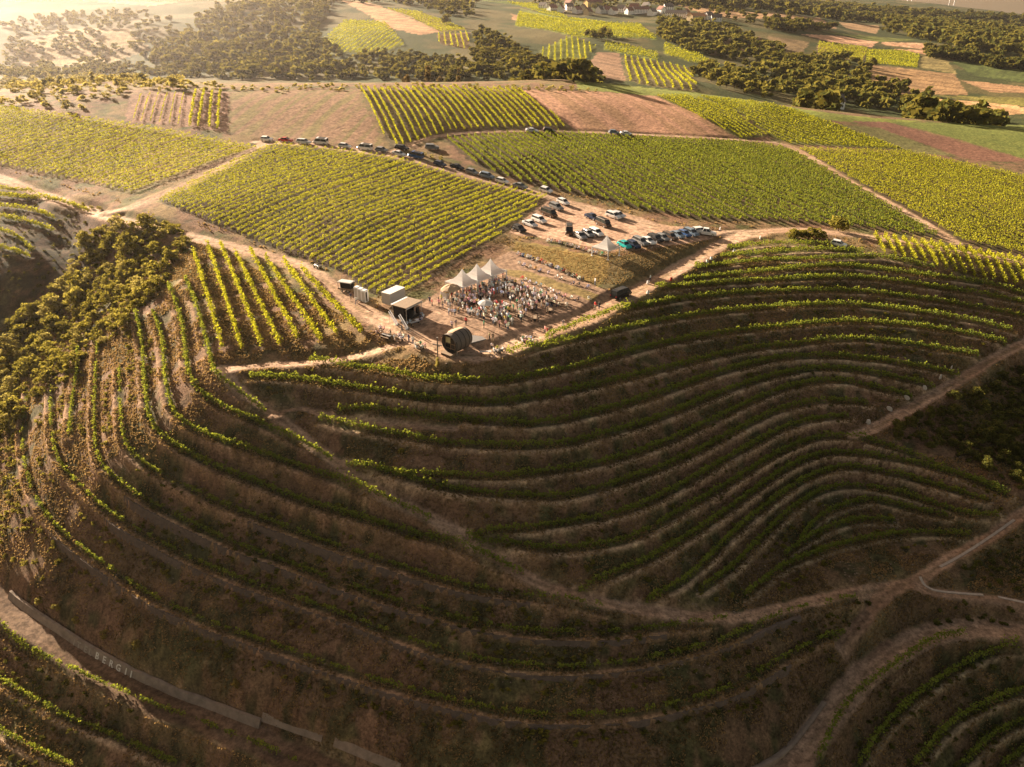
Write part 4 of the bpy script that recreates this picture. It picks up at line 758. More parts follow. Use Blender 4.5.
for kind, px, c, lab, cat in [
 ('hatchback', (267,141), 'white', 'white hatchback at the left end of the ridge row of parked cars', 'car'), ('sedan', (286,142), 'red', 'only red car in the ridge row, second from the left', 'car'),
 ('estate', (304,144), 'silver', 'silver estate car right of the red one on the ridge', 'car'), ('van', (321,144), 'white', 'tall white van on the ridge behind the central vineyard', 'van'),
 ('hatchback', (345,148), 'silver', 'silver hatchback between the tall white van and the white minibus', 'car'), ('van', (365,150), 'white', 'white minibus on the ridge, right of the silver hatchback', 'van'),
 ('hatchback', (382,152), 'grey', 'dark grey hatchback right of the white minibus on the ridge', 'car'), ('sedan', (399,156), 'silver', 'silver saloon in front of the dark estate at the track fork', 'car'),
 ('estate', (402,150), 'black', 'dark estate car standing behind the silver saloon at the fork', 'car'), ('van', (416,158), 'blue', 'dark blue van at the track fork', 'van'),
 ('hatchback', (440,166), 'navy', 'navy hatchback just right of the dark blue van', 'car'), ('sedan', (457,169), 'black', 'black saloon on the track behind the vineyard, right of the navy one', 'car'),
 ('hatchback', (472,174), 'grey', 'grey hatchback right of the black saloon on the ridge track', 'car'), ('estate', (487,178), 'slate', 'slate grey estate car left of the white one near the car park', 'car'),
 ('hatchback', (502,183), 'white', 'white hatchback on the ridge track nearest the car park', 'car'), ('sedan', (520,188), 'grey', 'dark grey saloon between two white cars above the car park', 'car')]:
    car(kind, px, c, along(px) + (math.pi if kind == 'van' else 0), lab, cat, g1)
car('estate', (432,149), 'grey', along((432,158)) + .6, 'dark grey estate car parked alone on the verge inside the fork', 'car', None)
car('hatchback', (546,192), 'white', along((546,194)), 'white hatchback at the top corner of the car park', 'car', None)
HD = math.atan2(-.90, .44)
g2 = 'cars parked in the left row of the car park'
for kind, px, c, lab, cat in [('hatchback', (519,231), 'black', 'black hatchback, lowest of the left row in the car park', 'car'), ('sedan', (530,226), 'silver', 'silver saloon second lowest in the left row of the car park', 'car'), ('estate', (539,222), 'white', 'bright white estate car in the left row of the car park', 'car'),
 ('van', (549,216), 'brown', 'brown van in the left row of the car park', 'van'), ('estate', (556,209), 'grey', 'dark grey estate car above the brown van in the left row', 'car'), ('hatchback', (563,204), 'white', 'white hatchback topmost in the left row of the car park', 'car')]:
    car(kind, px, c, HD + .25, lab, cat, g2)
g3 = 'vehicles in the middle of the car park'
for kind, px, c, lab, cat, h in [('sedan', (592,219), 'navy', 'dark saloon at the back of the middle of the car park', 'car', .2), ('van', (603,226), 'brown', 'long brown van in the middle of the car park', 'van', .1), ('estate', (613,218), 'white', 'white estate car behind the long brown van', 'car', .3), ('hatchback', (618,217), 'silver', 'silver hatchback right of the white estate at the back', 'car', .5),
 ('van', (569,233), 'brown', 'dark brown boxy van standing left of the four cars', 'van', -.5), ('sedan', (580,238), 'grey', 'grey saloon right of the boxy brown van', 'car', 0), ('hatchback', (588,236), 'grey', 'dark hatchback between the grey saloon and the white estate', 'car', 0), ('estate', (596,235), 'white', 'white estate car above the single marquee', 'car', .1)]:
    car(kind, px, c, HD + h, lab, cat, g3)
g4 = 'cars parked nose out in the right row'
for kind, px, c, lab, cat in [('classic', (624,247), 'turquoise', 'turquoise car beside the single marquee', 'car'), ('hatchback', (633,247), 'navy', 'navy hatchback right of the turquoise car', 'car'), ('estate', (640,244), 'grey', 'grey estate car left of the white one in the right row', 'car'), ('sedan', (647.5,243), 'white', 'white saloon in the middle of the right row', 'car'),
 ('estate', (655,241), 'black', 'black estate car right of the white saloon in the right row', 'car'), ('hatchback', (662,240), 'grey', 'grey hatchback right of the black estate in the right row', 'car'), ('estate', (669.5,239), 'brown', 'brown estate car in the right row', 'car'), ('sedan', (677,237), 'slate', 'slate grey saloon in the right row', 'car'),
 ('hatchback', (684,236), 'blue', 'blue hatchback in the right row', 'car'), ('estate', (690.5,235), 'slate', 'slate grey estate car at the end of the right row by the white pickup', 'car')]:
    car(kind, px, c, HD + .15, lab, cat, g4)
car('estate', (699,233), 'white', .5, 'white estate car half behind the white pickup', 'car', None); car('pickup', (706,235), 'white', -.25, 'white pickup at the right end of the car park', 'pickup', None)
car('van', (621,297), 'black', .75, 'black van with a dark roof on the track beside the crowd', 'van', None); car('hatchback', (838,246), 'white', -.5, 'white hatchback alone on the right track near the round tree', 'car', None)
g5 = 'cars beside the vineyards behind the car park'
for kind, px, c, lab in [('sedan', (532,132), 'silver', 'silver car on the hilltop track left of the black one'), ('estate', (549,132), 'black', 'black car on the hilltop track beside the stubble field'), ('hatchback', (614,134), 'slate', 'slate grey car at the lower edge of the stubble field'), ('sedan', (626,135), 'white', 'white car at the lower edge of the stubble field')]: car(kind, px, c, .1, lab, 'car', g5)
# ------------------------------------------------------------------ marquees
def tent_parts(root, a, eave, peak):
    n = 24; secs = []
    for t in (0, .12, .28, .48, .7, .88, 1.):
        r = a * (1 - t) + .06; z = eave + (peak - eave) * (t ** 2.5 * .86 + t * .14); ring = []
        for k in range(4):
            c0 = [(-1, -1), (1, -1), (1, 1), (-1, 1)][k]; c1 = [(-1, -1), (1, -1), (1, 1), (-1, 1)][(k + 1) % 4]
            for j in range(6): u = j / 6; sag = .10 * 4 * u * (1 - u) * (1 - t); x = c0[0] + (c1[0] - c0[0]) * u; y = c0[1] + (c1[1] - c0[1]) * u; ring.append((x * r * (1 - sag * .25), y * r * (1 - sag * .25), z - sag * .5))
        secs.append(ring)
    MB().loft(secs, False).build('roof', M_WHITE, root, False); v = MB(); v.loft([[(p[0] * 1.0, p[1] * 1.0, p[2] - d) for p in secs[0]] for d in (.32, 0.01)], False); v.build('valance', M_WHITE, root)
    for sx in (-1, 1):
        for sy in (-1, 1): MB().tube((sx * (a - .06), sy * (a - .06), 0), (sx * (a - .06), sy * (a - .06), eave), .16, .16, 6).box((sx * (a - .06), sy * (a - .06), .05), (.5, .5, .1)).build('leg', M_WPLASTIC, root)
    MB().tube((0, 0, peak - .05), (0, 0, peak + .25), .04, .02, 6).build('finial', M_WPLASTIC, root)
    return root
tr = math.atan2(4.3, 3.7)
for px, lab in [((462.5,291), 'leftmost of the three white pointed marquees beside the crowd'), ((477,285.5), 'middle of the three white pointed marquees beside the crowd'), ((490.5,280), 'rightmost of the three white pointed marquees beside the crowd')]:
    p = unproj([px])[0]; t = empty('marquee', (p[0], p[1], float(ground(p[0], p[1])) - .05), tr); tag(t, lab, 'marquee', 'three joined marquees'); tent_parts(t, 2.75, 2.5, 5.3)
p = unproj([(605.5,255.5)])[0]; t = empty('marquee', (p[0], p[1], float(ground(p[0], p[1])) - .05), math.radians(48)); tag(t, 'single white pointed marquee at the lower edge of the car park', 'marquee'); tent_parts(t, 2.55, 2.5, 5.3)
p = unproj([(485.5,313)])[0]; r = empty('parasol', (p[0], p[1], float(p[2]))); tag(r, 'white parasol standing in the middle of the crowd', 'parasol')
MB().tube((0, 0, 0), (0, 0, 2.9), .035, .03, 6).build('pole', M_STEEL, r); MB().loft([[(math.cos(k * .7854) * q, math.sin(k * .7854) * q, z) for k in range(8)] for q, z in ((1.75, 2.25), (1.7, 2.35), (.9, 2.75), (.3, 2.95), (.02, 3.1))]).build('canopy', M_WHITE, r); MB().box((0, 0, .06), (.6, .6, .12)).build('base', M_CONC, r)
p = unproj([(451,297)])[0]; r = empty('canvas_shelter', (p[0], p[1], float(p[2])), .9); tag(r, 'low brown canvas shelter left of the three marquees', 'shelter')
MB().loft([[(math.cos(k * .5236) * q * 1.25, math.sin(k * .5236) * q, z + .12 * (k % 2)) for k in range(12)] for q, z in ((2.1, 1.9), (1.95, 2.1), (1.2, 2.65), (.3, 2.9), (.03, 2.95))]).build('canopy', M_TAN, r)
for sx, sy in ((-1.9, -.9), (1.9, -.9), (1.9, .9), (-1.9, .9)): MB().tube((sx, sy, -.1), (sx, sy, 2.1), .05, .05, 6).build('leg', M_WOOD, r)
MB().box((-2.2, 0, .95), (.05, 2.2, 1.5)).build('side_panel', M_WHITE, r)
# ------------------------------------------------------------------ stage, lorry box, cabins, trailer
V_ = lambda px: unproj([px])[0]
tra = math.atan2(*(V_((485, 240)) - V_((376, 298)))[[1, 0]])     # along the vine rows
p = V_((394, 303)); r = empty('box_trailer', (p[0], p[1], float(ground(p[0], p[1]))), tra); tag(r, 'pale grey box trailer at the end of the vine rows behind the stage', 'trailer')
MB().box((0, 0, 1.85), (5.2, 2.4, 2.5)).build('body', M_GREYP, r); MB().box((0, 0, 3.12), (5.26, 2.46, .05)).build('roof', plain('trailer_roof', (.66, .60, .54), .6), r); MB().box((0, 0, .55), (5.0, 1.0, .1)).tube((2.6, 0, .5), (3.8, 0, .45), .05).build('chassis', M_DARKMETAL, r)
for x in (-.6, .4):
    for s in (-1, 1): t = link('wheel', TYRE, None, r); t.location = (x, s * 1.0, .33); link('rim', RIM, None, t)
MB().box((-2.615, 0, 1.8), (.02, 2.1, 2.2)).build('door', plain('trailer_door', (.42, .40, .38), .6), r)
p = V_((407.5, 317)); r = empty('stage', (p[0], p[1], float(ground(p[0], p[1]))), tra); tag(r, 'covered festival stage with a flat roof and black drapes', 'stage')
r.scale = (.88, .88, .95); MB().box((0, 0, .45), (5.4, 4.0, .5)).build('deck', M_DARKMETAL, r)
rf = MB()
for k in range(9): rf.box((-2.75 + k * .69, 0, 3.42), (.64, 4.4, .10))
rf.box((0, 0, 3.34), (6.1, 4.5, .06)); rf.build('roof', plain('stage_roof', (.26, .19, .13), .7, 0, .2, 2), r)
MB().box((0, -2.28, 3.22), (6.1, .06, .34)).build('valance', M_WHITE, r); MB().box((0, 2.3, 3.4), (6.0, .5, .16)).build('roof_edge', M_WPLASTIC, r); MB().box((0, 1.9, 1.9), (5.4, .05, 2.7)).build('backdrop', M_BLACK, r); MB().box((-2.7, .3, 1.9), (.05, 3.2, 2.7)).build('side_drape', M_BLACK, r); MB().box((2.7, 1.0, 1.9), (.05, 1.8, 2.7)).build('side_drape', M_BLACK, r)
for sx in (-2.9, 2.9):
    for sy in (-2.1, 2.1): MB().tube((sx, sy, 0), (sx, sy, 3.35), .07, .07, 6).build('post', M_STEEL, r)
for x in (-2.2, 2.1): MB().box((x, -1.5, 1.1), (.7, .6, .8)).box((x, -1.5, 1.75), (.6, .5, .5)).build('loudspeaker', M_BLACK, r)
for a, lab in (((391.5, 324), 'left'), ((401.5, 328), 'right')):
    p = V_(a); r = empty('banner_flag', (p[0], p[1], float(ground(p[0], p[1]))), tra + .3); tag(r, f'{lab} of the two pale leaning banners beside the stage', 'banner', 'pale banners beside the stage')
    for d in (-.35, .35):
        m = MB(); m.loft([[(d + x, -1.3 + y * 1.0, z) for x, y, z in ((-.25, 0, .05), (.25, 0, .05), (.25, .06, .05), (-.25, .06, .05))], [(d + x, .3 + y, z) for x, y, z in ((-.14, 0, 2.9), (.16, 0, 2.9), (.16, .06, 2.9), (-.14, .06, 2.9))]]); m.build('cloth', M_WHITE, r)
    MB().box((0, -1.3, .03), (1.2, .5, .06)).tube((0, .4, 0), (0, .32, 2.95), .03, .03, 6).build('stand', M_STEEL, r)
for k in range(3):
    p = V_((358 + 3.7 * k, 298 + 1.7 * k)); r = empty('toilet_cabin', (p[0], p[1], float(ground(p[0], p[1]))), tra); r.scale = (1.12, 1.05, 1.15); tag(r, ['left one of the three white portable toilet cabins', 'middle one of the three white portable toilet cabins', 'right one of the three white portable toilet cabins'][k], 'toilet cabin', 'portable toilet cabins')
    MB().box((0, 0, 1.1), (1.0, 1.05, 2.2)).build('body', M_WPLASTIC, r); MB().loft([[(x * q, y * q, z) for x, y in ((-.54, -.56), (.54, -.56), (.54, .56), (-.54, .56))] for q, z in ((1, 2.2), (1, 2.28), (.75, 2.42))]).build('roof', M_WPLASTIC, r); MB().box((-.51, 0, 1.1), (.03, .62, 1.9)).build('door', M_GREYP, r); MB().box((-.12, -.54, 1.1), (.44, .03, 1.9)).build('side_panel', M_DARKMETAL, r)
p = V_((347, 291)); r = empty('flatbed_trailer', (p[0], p[1], float(ground(p[0], p[1]))), tra - 1.35); tag(r, 'small covered trailer with a grey roof left of the toilet cabins', 'trailer')
MB().box((0, 0, .7), (3.6, 1.9, .4)).build('bed', M_WOOD, r); MB().box((0, 0, 2.3), (3.5, 2.0, .10)).box((0, 0, 2.38), (3.2, 1.7, .06)).build('roof', M_GREYP, r); MB().box((.2, 0, 1.5), (2.8, 1.5, 1.3)).build('load', M_BLACK, r)
for sx in (-1.65, 1.65):
    for sy in (-.9, .9): MB().tube((sx, sy, .8), (sx, sy, 2.3), .05, .05, 6).build('post', M_DARKMETAL, r)
for x in (-.8, .8):
    for s in (-1, 1): t = link('wheel', TYRE, None, r); t.location = (x, s * .85, .33); link('rim', RIM, None, t)
p = V_((317.5, 268)); r = empty('quad_bike', (p[0], p[1], float(ground(p[0], p[1]))), -.8); tag(r, 'small silver quad bike standing on the main track', 'quad bike')
MB().loft([sect(x, .45, z, w_, .05) for x, z, w_ in ((-.9, .75, .3), (-.4, .85, .32), (.3, .85, .26), (.9, .72, .34))]).build('body', plain('quad_silver', (.5, .5, .52), .4, .3), r); MB().box((-.3, 0, .92), (.8, .36, .12)).build('seat', M_BLACK, r); MB().tube((.45, -.42, 1.1), (.45, .42, 1.1), .025).tube((.55, 0, .8), (.45, 0, 1.1), .03).build('handlebar', M_DARKMETAL, r)
for x in (-.7, .7):
    for s in (-1, 1): t = link('wheel', TYRE, None, r); t.location = (x, s * .5, .33); link('rim', RIM, None, t)
# ------------------------------------------------------------------ the giant wine barrel, its slab and the signpost
p = V_((457, 351)); gz = float(ground(p[0], p[1])); ax = math.atan2(-.80, -.60); r = empty('giant_barrel', (p[0], p[1], gz), ax); tag(r, 'giant dark wooden wine barrel lying on its side with an open front room', 'barrel')
def ring(x, R, z0=2.35, n=28): return [(x, math.cos(k * 2 * math.pi / n) * R, z0 + math.sin(k * 2 * math.pi / n) * R) for k in range(n)]
prof = [(-2.7, 1.72), (-1.8, 1.98), (-.6, 2.12), (.6, 2.12), (1.6, 2.0), (2.3, 1.84)]
st = MB(); st.loft([ring(x, R) for x, R in prof], False); st.loft([ring(x, R - .1) for x, R in prof][::-1], False); st.build('staves', M_OLDWOOD, r, False)
for x, R in ((-2.45, 1.84), (-1.5, 2.06), (-.2, 2.17), (1.1, 2.10), (2.1, 1.93)): MB().loft([ring(x + d, R + e) for d, e in ((-.07, 0), (-.07, .03), (.07, .03), (.07, 0))], False).build('hoop', M_BRASS, r)
MB().loft([ring(-2.66, 1.62), ring(-2.58, 1.62)]).build('back_head', M_OLDWOOD, r)
MB().loft([ring(1.55, 1.80), ring(1.62, 1.80)]).build('front_wall', M_BLACK, r); fm = MB(); [fm.box((1.70, y, 2.35), (.08, .1, 3.0)) for y in (-1.45, -.1, 1.0)]; [fm.box((1.70, -.2, z), (.08, 2.8, .1)) for z in (1.1, 2.1, 3.4)]; fm.build('frame', M_WOOD, r); MB().box((1.66, -.75, 2.75), (.06, 1.2, 1.1)).build('window', plain('window_glow', (.62, .56, .32), .3), r); MB().box((1.66, .45, 2.0), (.06, .9, 2.0)).build('door', M_DARKMETAL, r)
c = MB()
for k in range(7): a = math.radians(38 + 14 * k); c.box((.2, math.cos(a) * 2.24, 2.35 + math.sin(a) * 2.24), (1.0, .42, .06))
MB().loft([[(x, math.cos(math.radians(q)) * (R + .05), 2.35 + math.sin(math.radians(q)) * (R + .05)) for q in (84, 92, 100, 108, 116, 122)] + [(x, math.cos(math.radians(q)) * (R + .09), 2.35 + math.sin(math.radians(q)) * (R + .09)) for q in (122, 116, 108, 100, 92, 84)] for x, R in prof[1:5]]).build('roof_boards', plain('sunlit_boards', (.44, .32, .21), .8, 0, .25, 3), r)  # sunlight on the barrel top painted as a strip of paler boards
MB().loft([[(x, math.cos(math.radians(q)) * R, 2.35 + math.sin(math.radians(q)) * R) for q in range(25, 160, 15)] + [(x, math.cos(math.radians(q)) * (R - .06), 2.35 + math.sin(math.radians(q)) * (R - .06)) for q in range(145, 10, -15)] for x, R in ((2.1, 2.02), (2.7, 2.08))]).build('front_awning', M_OLDWOOD, r)
for x in (-1.7, 1.5):
    for s in (-1, 1): MB().box((x, s * .95, .28), (.7, .9, .6), 0, .7).build('cradle_block', M_CONC, r)
MB().box((2.6, 0, .5), (1.5, 2.6, .1)).box((2.6, -1.2, .25), (1.3, .12, .5)).box((2.6, 1.2, .25), (1.3, .12, .5)).build('front_step', M_WOOD, r)
p = V_((474, 338.5)); tag(MB().box((p[0], p[1], float(ground(p[0], p[1])) + .02), (3.6, 3.4, .22), .6).build('paving_slab', M_PAV), 'grey square paving slab behind the giant barrel', 'slab')
p = V_((438, 363)); r = empty('signpost', (p[0], p[1], float(ground(p[0], p[1])) - .1), -.35); tag(r, 'tall dark wooden signpost with a crossbar in front of the giant barrel', 'signpost'); MB().tube((0, 0, 0), (0, 0, 5.4), .13, .10, 8).build('post', M_OLDWOOD, r); MB().box((0, 0, 3.9), (2.0, .16, .18)).build('crossbar', M_OLDWOOD, r); MB().box((0, 0, 5.42), (.34, .34, .08)).build('cap', M_OLDWOOD, r)
# ------------------------------------------------------------------ tables and benches
def table_set(px, rz, cloth, label, group, L_=2.2):
    p = V_(px); r = empty('table', (p[0], p[1], float(ground(p[0], p[1]))), rz); tag(r, label, 'table', group); MB().box((0, 0, .76), (L_, .7, .05)).build('tabletop', M_WHITE if cloth else M_WOOD, r)
    for x in (-L_ * .38, L_ * .38): MB().box((x, 0, .37), (.06, .55, .74)).build('leg', M_DARKMETAL, r)
    for s in (-1, 1):
        b = empty('bench', (p[0] - math.sin(rz) * s * .75, p[1] + math.cos(rz) * s * .75, float(ground(p[0], p[1]))), rz); tag(b, 'wooden bench at the ' + label.split(' ', 1)[1] if False else 'narrow wooden bench beside a beer table on the yard', 'bench', 'benches on the yard'); MB().box((0, 0, .45), (L_, .26, .05)).build('seat', M_WOOD, b)
        for x in (-L_ * .38, L_ * .38): MB().box((x, 0, .21), (.05, .22, .43)).build('leg', M_DARKMETAL, b)
for px, rz, cl, lab, grp in [((485.5,355), .1, True, 'white table in front of the giant barrel', None), ((498.5,353), .5, True, 'white covered table right of the one before the giant barrel', None), ((527.5,343), -.3, False, 'table ringed by sitting people at the front edge of the yard', None), ((563,306), -.2, False, 'long table with sitting people at the right side of the crowd', None), ((387,338), -.6, True, 'round white table at the edge of the left slope', None), ((399,341), -.5, False, 'dark table between two sitting groups beside the track', None), ((420,348.5), -.5, False, 'table with a pale green cloth nearest the signpost', None), ((415,325), .7, True, 'white table along the front of the stage', None)]:
    table_set(px, rz, cl, lab, grp)
for k, (x, y) in enumerate([(512,297),(522,302),(532,309),(505,308),(540,300),(550,312),(498,318),(520,316),(548,303),(488,290),(474,303),(535,320)]): table_set((x, y), .9 + .3 * (k % 3), k % 3 == 0, ['pale' if k % 3 == 0 else 'wooden'][0] + ' beer table standing in the crowd', 'beer tables in the crowd')
# ------------------------------------------------------------------ kerbs, stones, walls
M_KERB = plain('pale_concrete', (.36, .31, .26), .9, 0, .5, 1.2)
def strip(P, w_, h_, lift=0.): # a low solid following the ground
    secs = []; d = np.gradient(P, axis=0); d /= np.linalg.norm(d, axis=1)[:, None] + 1e-9
    for (x, y), (tx, ty) in zip(P, d): z = float(ground(x, y)) + lift; secs.append([(x + ty * w_ / 2, y - tx * w_ / 2, z - .25), (x - ty * w_ / 2, y + tx * w_ / 2, z - .25), (x - ty * w_ / 2, y + tx * w_ / 2, z + h_), (x + ty * w_ / 2, y - tx * w_ / 2, z + h_)])
    return MB().loft(secs)
for L_, lab in (([(940,567),(962,555),(990,537),(1014,520)], 'pale concrete kerb along the path climbing at the right edge'), ([(920,577),(923,584),(932,590),(955,593),(983,595)], 'pale concrete gutter curving at the path junction'), ([(998,597),(1040,606)], 'pale concrete gutter beside the path at the right edge')):
    tag(strip(px_line(L_, .6), .5, .12).build('kerb', M_KERB), lab, 'kerb')
for k, (x, y) in enumerate([(868,423),(889,410),(906,399),(924,389),(940,378),(951,369)]):
    p = V_((x, y)); r = MB().loft([[(math.cos(a * .785 + k) * q * random.uniform(.8, 1.2), math.sin(a * .785) * q * random.uniform(.8, 1.2), z) for a in range(8)] for q, z in ((.5, -.1), (.55, .3), (.4, .75), (.2, .9))]).build('marker_stone', plain('pale_stone', (.46, .42, .37), .9, 0, .2, 2, .3) if k == 0 else bpy.data.materials['pale_stone']); r.location = p; tag(r, f'{ordinal(k + 1)} pale stone from the bottom beside the right path', 'stone', 'pale stones beside the right path')
for x, y, lab in [(720,230,'small white marker post beside the ridge track'),(760,239,'pale stone block beside the top terrace row')]:
    p = V_((x, y)); tag(MB().box((p[0], p[1], p[2] + .4), (.25, .25, 1.), .3, .8).build('marker_post', M_WPLASTIC), lab, 'post')
for k, (x, y) in enumerate([(671,281),(648,284),(648,294),(734,252),(711,260),(707,263)]):
    p = V_((x, y)); m = MB().box((0, 0, .5), (.6, .4, .8), 0, .85).box((0, 0, .85), (.5, .3, .1)); o = m.build('crate', [M_WPLASTIC, plain('red_plastic', (.5, .04, .04), .5)][0] if k else bpy.data.materials.get('tail_lamp')); o.location = p; tag(o, ['small red box beside the shaded track', 'white box on the upper side of the shaded track', 'white box at the lower side of the shaded track', 'white box at the end of the top terrace row', 'pale box at the end of the second terrace row', 'grey box left of the pale one at the second terrace row'][k], 'box')
# retaining wall with painted letters
WP = px_line([(13,592),(40,612),(81,639),(121,661),(162,680),(200,695),(240,710),(262,718)], .6); secs = []; d = np.gradient(WP, axis=0); d /= np.linalg.norm(d, axis=1)[:, None]; WP = WP + np.stack([d[:, 1], -d[:, 0]], 1) * 1.0
WZ = smooth1(ground(WP[:, 0], WP[:, 1]), 20); nl = np.stack([d[:, 1], -d[:, 0]], 1); WH = 1.75
def wall_line(P, h_, nm, lab, th=.45, cat='wall'):
    d = np.gradient(P, axis=0); d /= np.linalg.norm(d, axis=1)[:, None]; z = smooth1(ground(P[:, 0], P[:, 1]), 20); secs = []
    hv = lambda x, y: h_ * (.86 + .28 * float(vnoise(np.array([x / 1.7]), np.array([y / 1.7]), 3)[0]))
    for (x, y), (tx, ty), zz in zip(P, d, z): secs.append([(x + ty * .3, y - tx * .3, zz - .2), (x - ty * (th + .45), y + tx * (th + .45), zz - 1.2), (x - ty * (th + .45), y + tx * (th + .45), zz + hv(x, y)), (x - ty * .45, y + tx * .45, zz + hv(x, y))])
    return tag(MB().loft(secs).build(nm, M_CONC), lab, cat)
wl = wall_line(WP, 1.2, 'retaining_wall', 'pale retaining wall with painted white letters above the lower left road')
wall_line(px_line([(262,719),(299,732),(322,740)], .6), 1.0, 'retaining_wall', 'short middle piece of wall right of the lettered wall'); wall_line(px_line([(334,744),(365,757),(400,771)], .6), 1.1, 'retaining_wall', 'pale wall piece at the bottom edge below the slope')
wall_line(px_line([(742,770),(784,747),(827,693)], .6)[::-1], .1, 'retaining_wall', 'thin low wall along the upper side of the bend road')
M_LET = plain('white_lettering', (.66, .61, .54), .8, 0, .35, 2); M_LETF = plain('faded_lettering', (.32, .27, .22), .9, 0, .2, 3)
def letters(text, pxs, m, hgt):
    vs, fs = [], []
    WS = cum(WP)
    for ch, px in zip(text, pxs):
        cu = bpy.data.curves.new('letter', 'FONT'); cu.body = ch; cu.size = hgt * 1.4; cu.align_x = 'CENTER'; cu.extrude = .02; cu.resolution_u = 2; cu.offset = .03; ob = bpy.data.objects.new('letter', cu); COL.objects.link(ob); dg = bpy.context.evaluated_depsgraph_get(); me = bpy.data.meshes.new_from_object(ob.evaluated_get(dg))
        p = V_(px)[:2]; k = int(np.argmin(((WP - p) ** 2).sum(1))); k = min(max(k, 1), len(WP) - 2); t = d[k]; n_ = np.array([t[1], -t[0]]); b = len(vs); c0 = WP[k] + n_ * (.3 * .86 - .45 * .14 + .05); z0 = float(smooth1(ground(WP[:, 0], WP[:, 1]), 20)[k]) - .2 + 1.4 * .14
        for v in me.vertices: vs.append((c0[0] + t[0] * v.co.x + n_[0] * (v.co.z - .487 * v.co.y), c0[1] + t[1] * v.co.x + n_[1] * (v.co.z - .487 * v.co.y), z0 + .874 * v.co.y + v.co.z))
        fs += [tuple(i + b for i in q.vertices) for q in me.polygons]; bpy.data.objects.remove(ob); bpy.data.meshes.remove(me); bpy.data.curves.remove(cu)
    return link('lettering', mesh('lettering', vs, fs), m, wl)
letters('BERGIJ', [(100.5,654),(107.5,657.5),(114,661.5),(120.5,664.5),(128,667.5),(135,671)], M_LET, 1.2); letters('ITEL', [(77,640),(83,644),(88,647.5),(93.5,650.5)], M_LETF, 1.15)
# dry stone walls under the lower terraces: one per row, rough top
for nidx, (s0, s1, lab) in {4: (.46, .9, 'dark dry stone wall below the fifth left terrace row'), 5: (.30, .93, 'dark dry stone wall below the sixth left terrace row'), 6: (.24, .93, 'dark dry stone wall below the seventh left terrace row'), 7: (.22, .93, 'dark dry stone wall below the lowest left terrace row')}.items():
    P = [q for g, n, q in terr_w if g == 'left' and n == nidx][0]; m = len(P); P = P[int(m * s0):int(m * s1)]; dd = np.gradient(P, axis=0); dd /= np.linalg.norm(dd, axis=1)[:, None]
    gx = sample(H0, P[:, 0] + dd[:, 1], P[:, 1] - dd[:, 0]) - sample(H0, P[:, 0] - dd[:, 1], P[:, 1] + dd[:, 0]); sg = np.sign(-gx.mean()); nn = np.stack([dd[:, 1], -dd[:, 0]], 1) * sg; zt = smooth1(ground(P[:, 0], P[:, 1]), 12); q = cum(P); secs = []; keep = vnoise(q / 6., q * 0, 300 + nidx)
    for k in range(len(P)):
        o0 = 1.55 + .25 * (vnoise(q[k:k+1] / 1.1, np.zeros(1), 7)[0] - .5); hh = (1.7 * min(1, max(.12, (keep[k] - .22) * 2.6))) * (.8 + .4 * vnoise(q[k:k+1] / .7, np.ones(1), 9)[0]); b0 = P[k] + nn[k] * (o0 + .42); t0 = P[k] + nn[k] * o0; t1 = P[k] + nn[k] * (o0 - .5); zb = float(ground(*b0)) - .3; ztop = float(zt[k]) - .12
        zb = min(zb, ztop - hh); secs.append([(b0[0], b0[1], zb), (t1[0], t1[1], zb), (t1[0], t1[1], ztop), (t0[0], t0[1], ztop - .02)])
    tag(MB().loft(secs).build('dry_stone_wall', M_STONE), lab, 'wall')
print('objects', round(time.time() - T0, 1))
# ------------------------------------------------------------------ people
def m_person():
    ms = []
    ms.append(plain('skin', (.50, .30, .21), .6, 0, .08)); ms.append(objcolor_mat('clothing_top', .85, var=.1))
    def b(nt, N, L):
        oi = N('ShaderNodeObjectInfo'); cr = N('ShaderNodeValToRGB'); cr.color_ramp.interpolation = 'CONSTANT'; el = cr.color_ramp.elements; el[0].color = (.03, .04, .08, 1); el[1].position = .3; el[1].color = (.02, .02, .022, 1)
        for p_, c in ((.5, (.30, .25, .18, 1)), (.68, (.09, .12, .2, 1)), (.85, (.6, .58, .54, 1))): e = el.new(p_); e.color = c
        L(oi.outputs['Random'], cr.inputs[0]); return principled(N, L, cr.outputs[0], .9)
    ms.append(mat('trousers', b))
    def h(nt, N, L):
        oi = N('ShaderNodeObjectInfo'); cr = N('ShaderNodeValToRGB'); el = cr.color_ramp.elements; el[0].color = (.02, .013, .01, 1); el[1].color = (.30, .19, .08, 1); L(oi.outputs['Random'], cr.inputs[0]); return principled(N, L, cr.outputs[0], .7)
    ms.append(mat('hair', h)); return ms
PM = m_person()
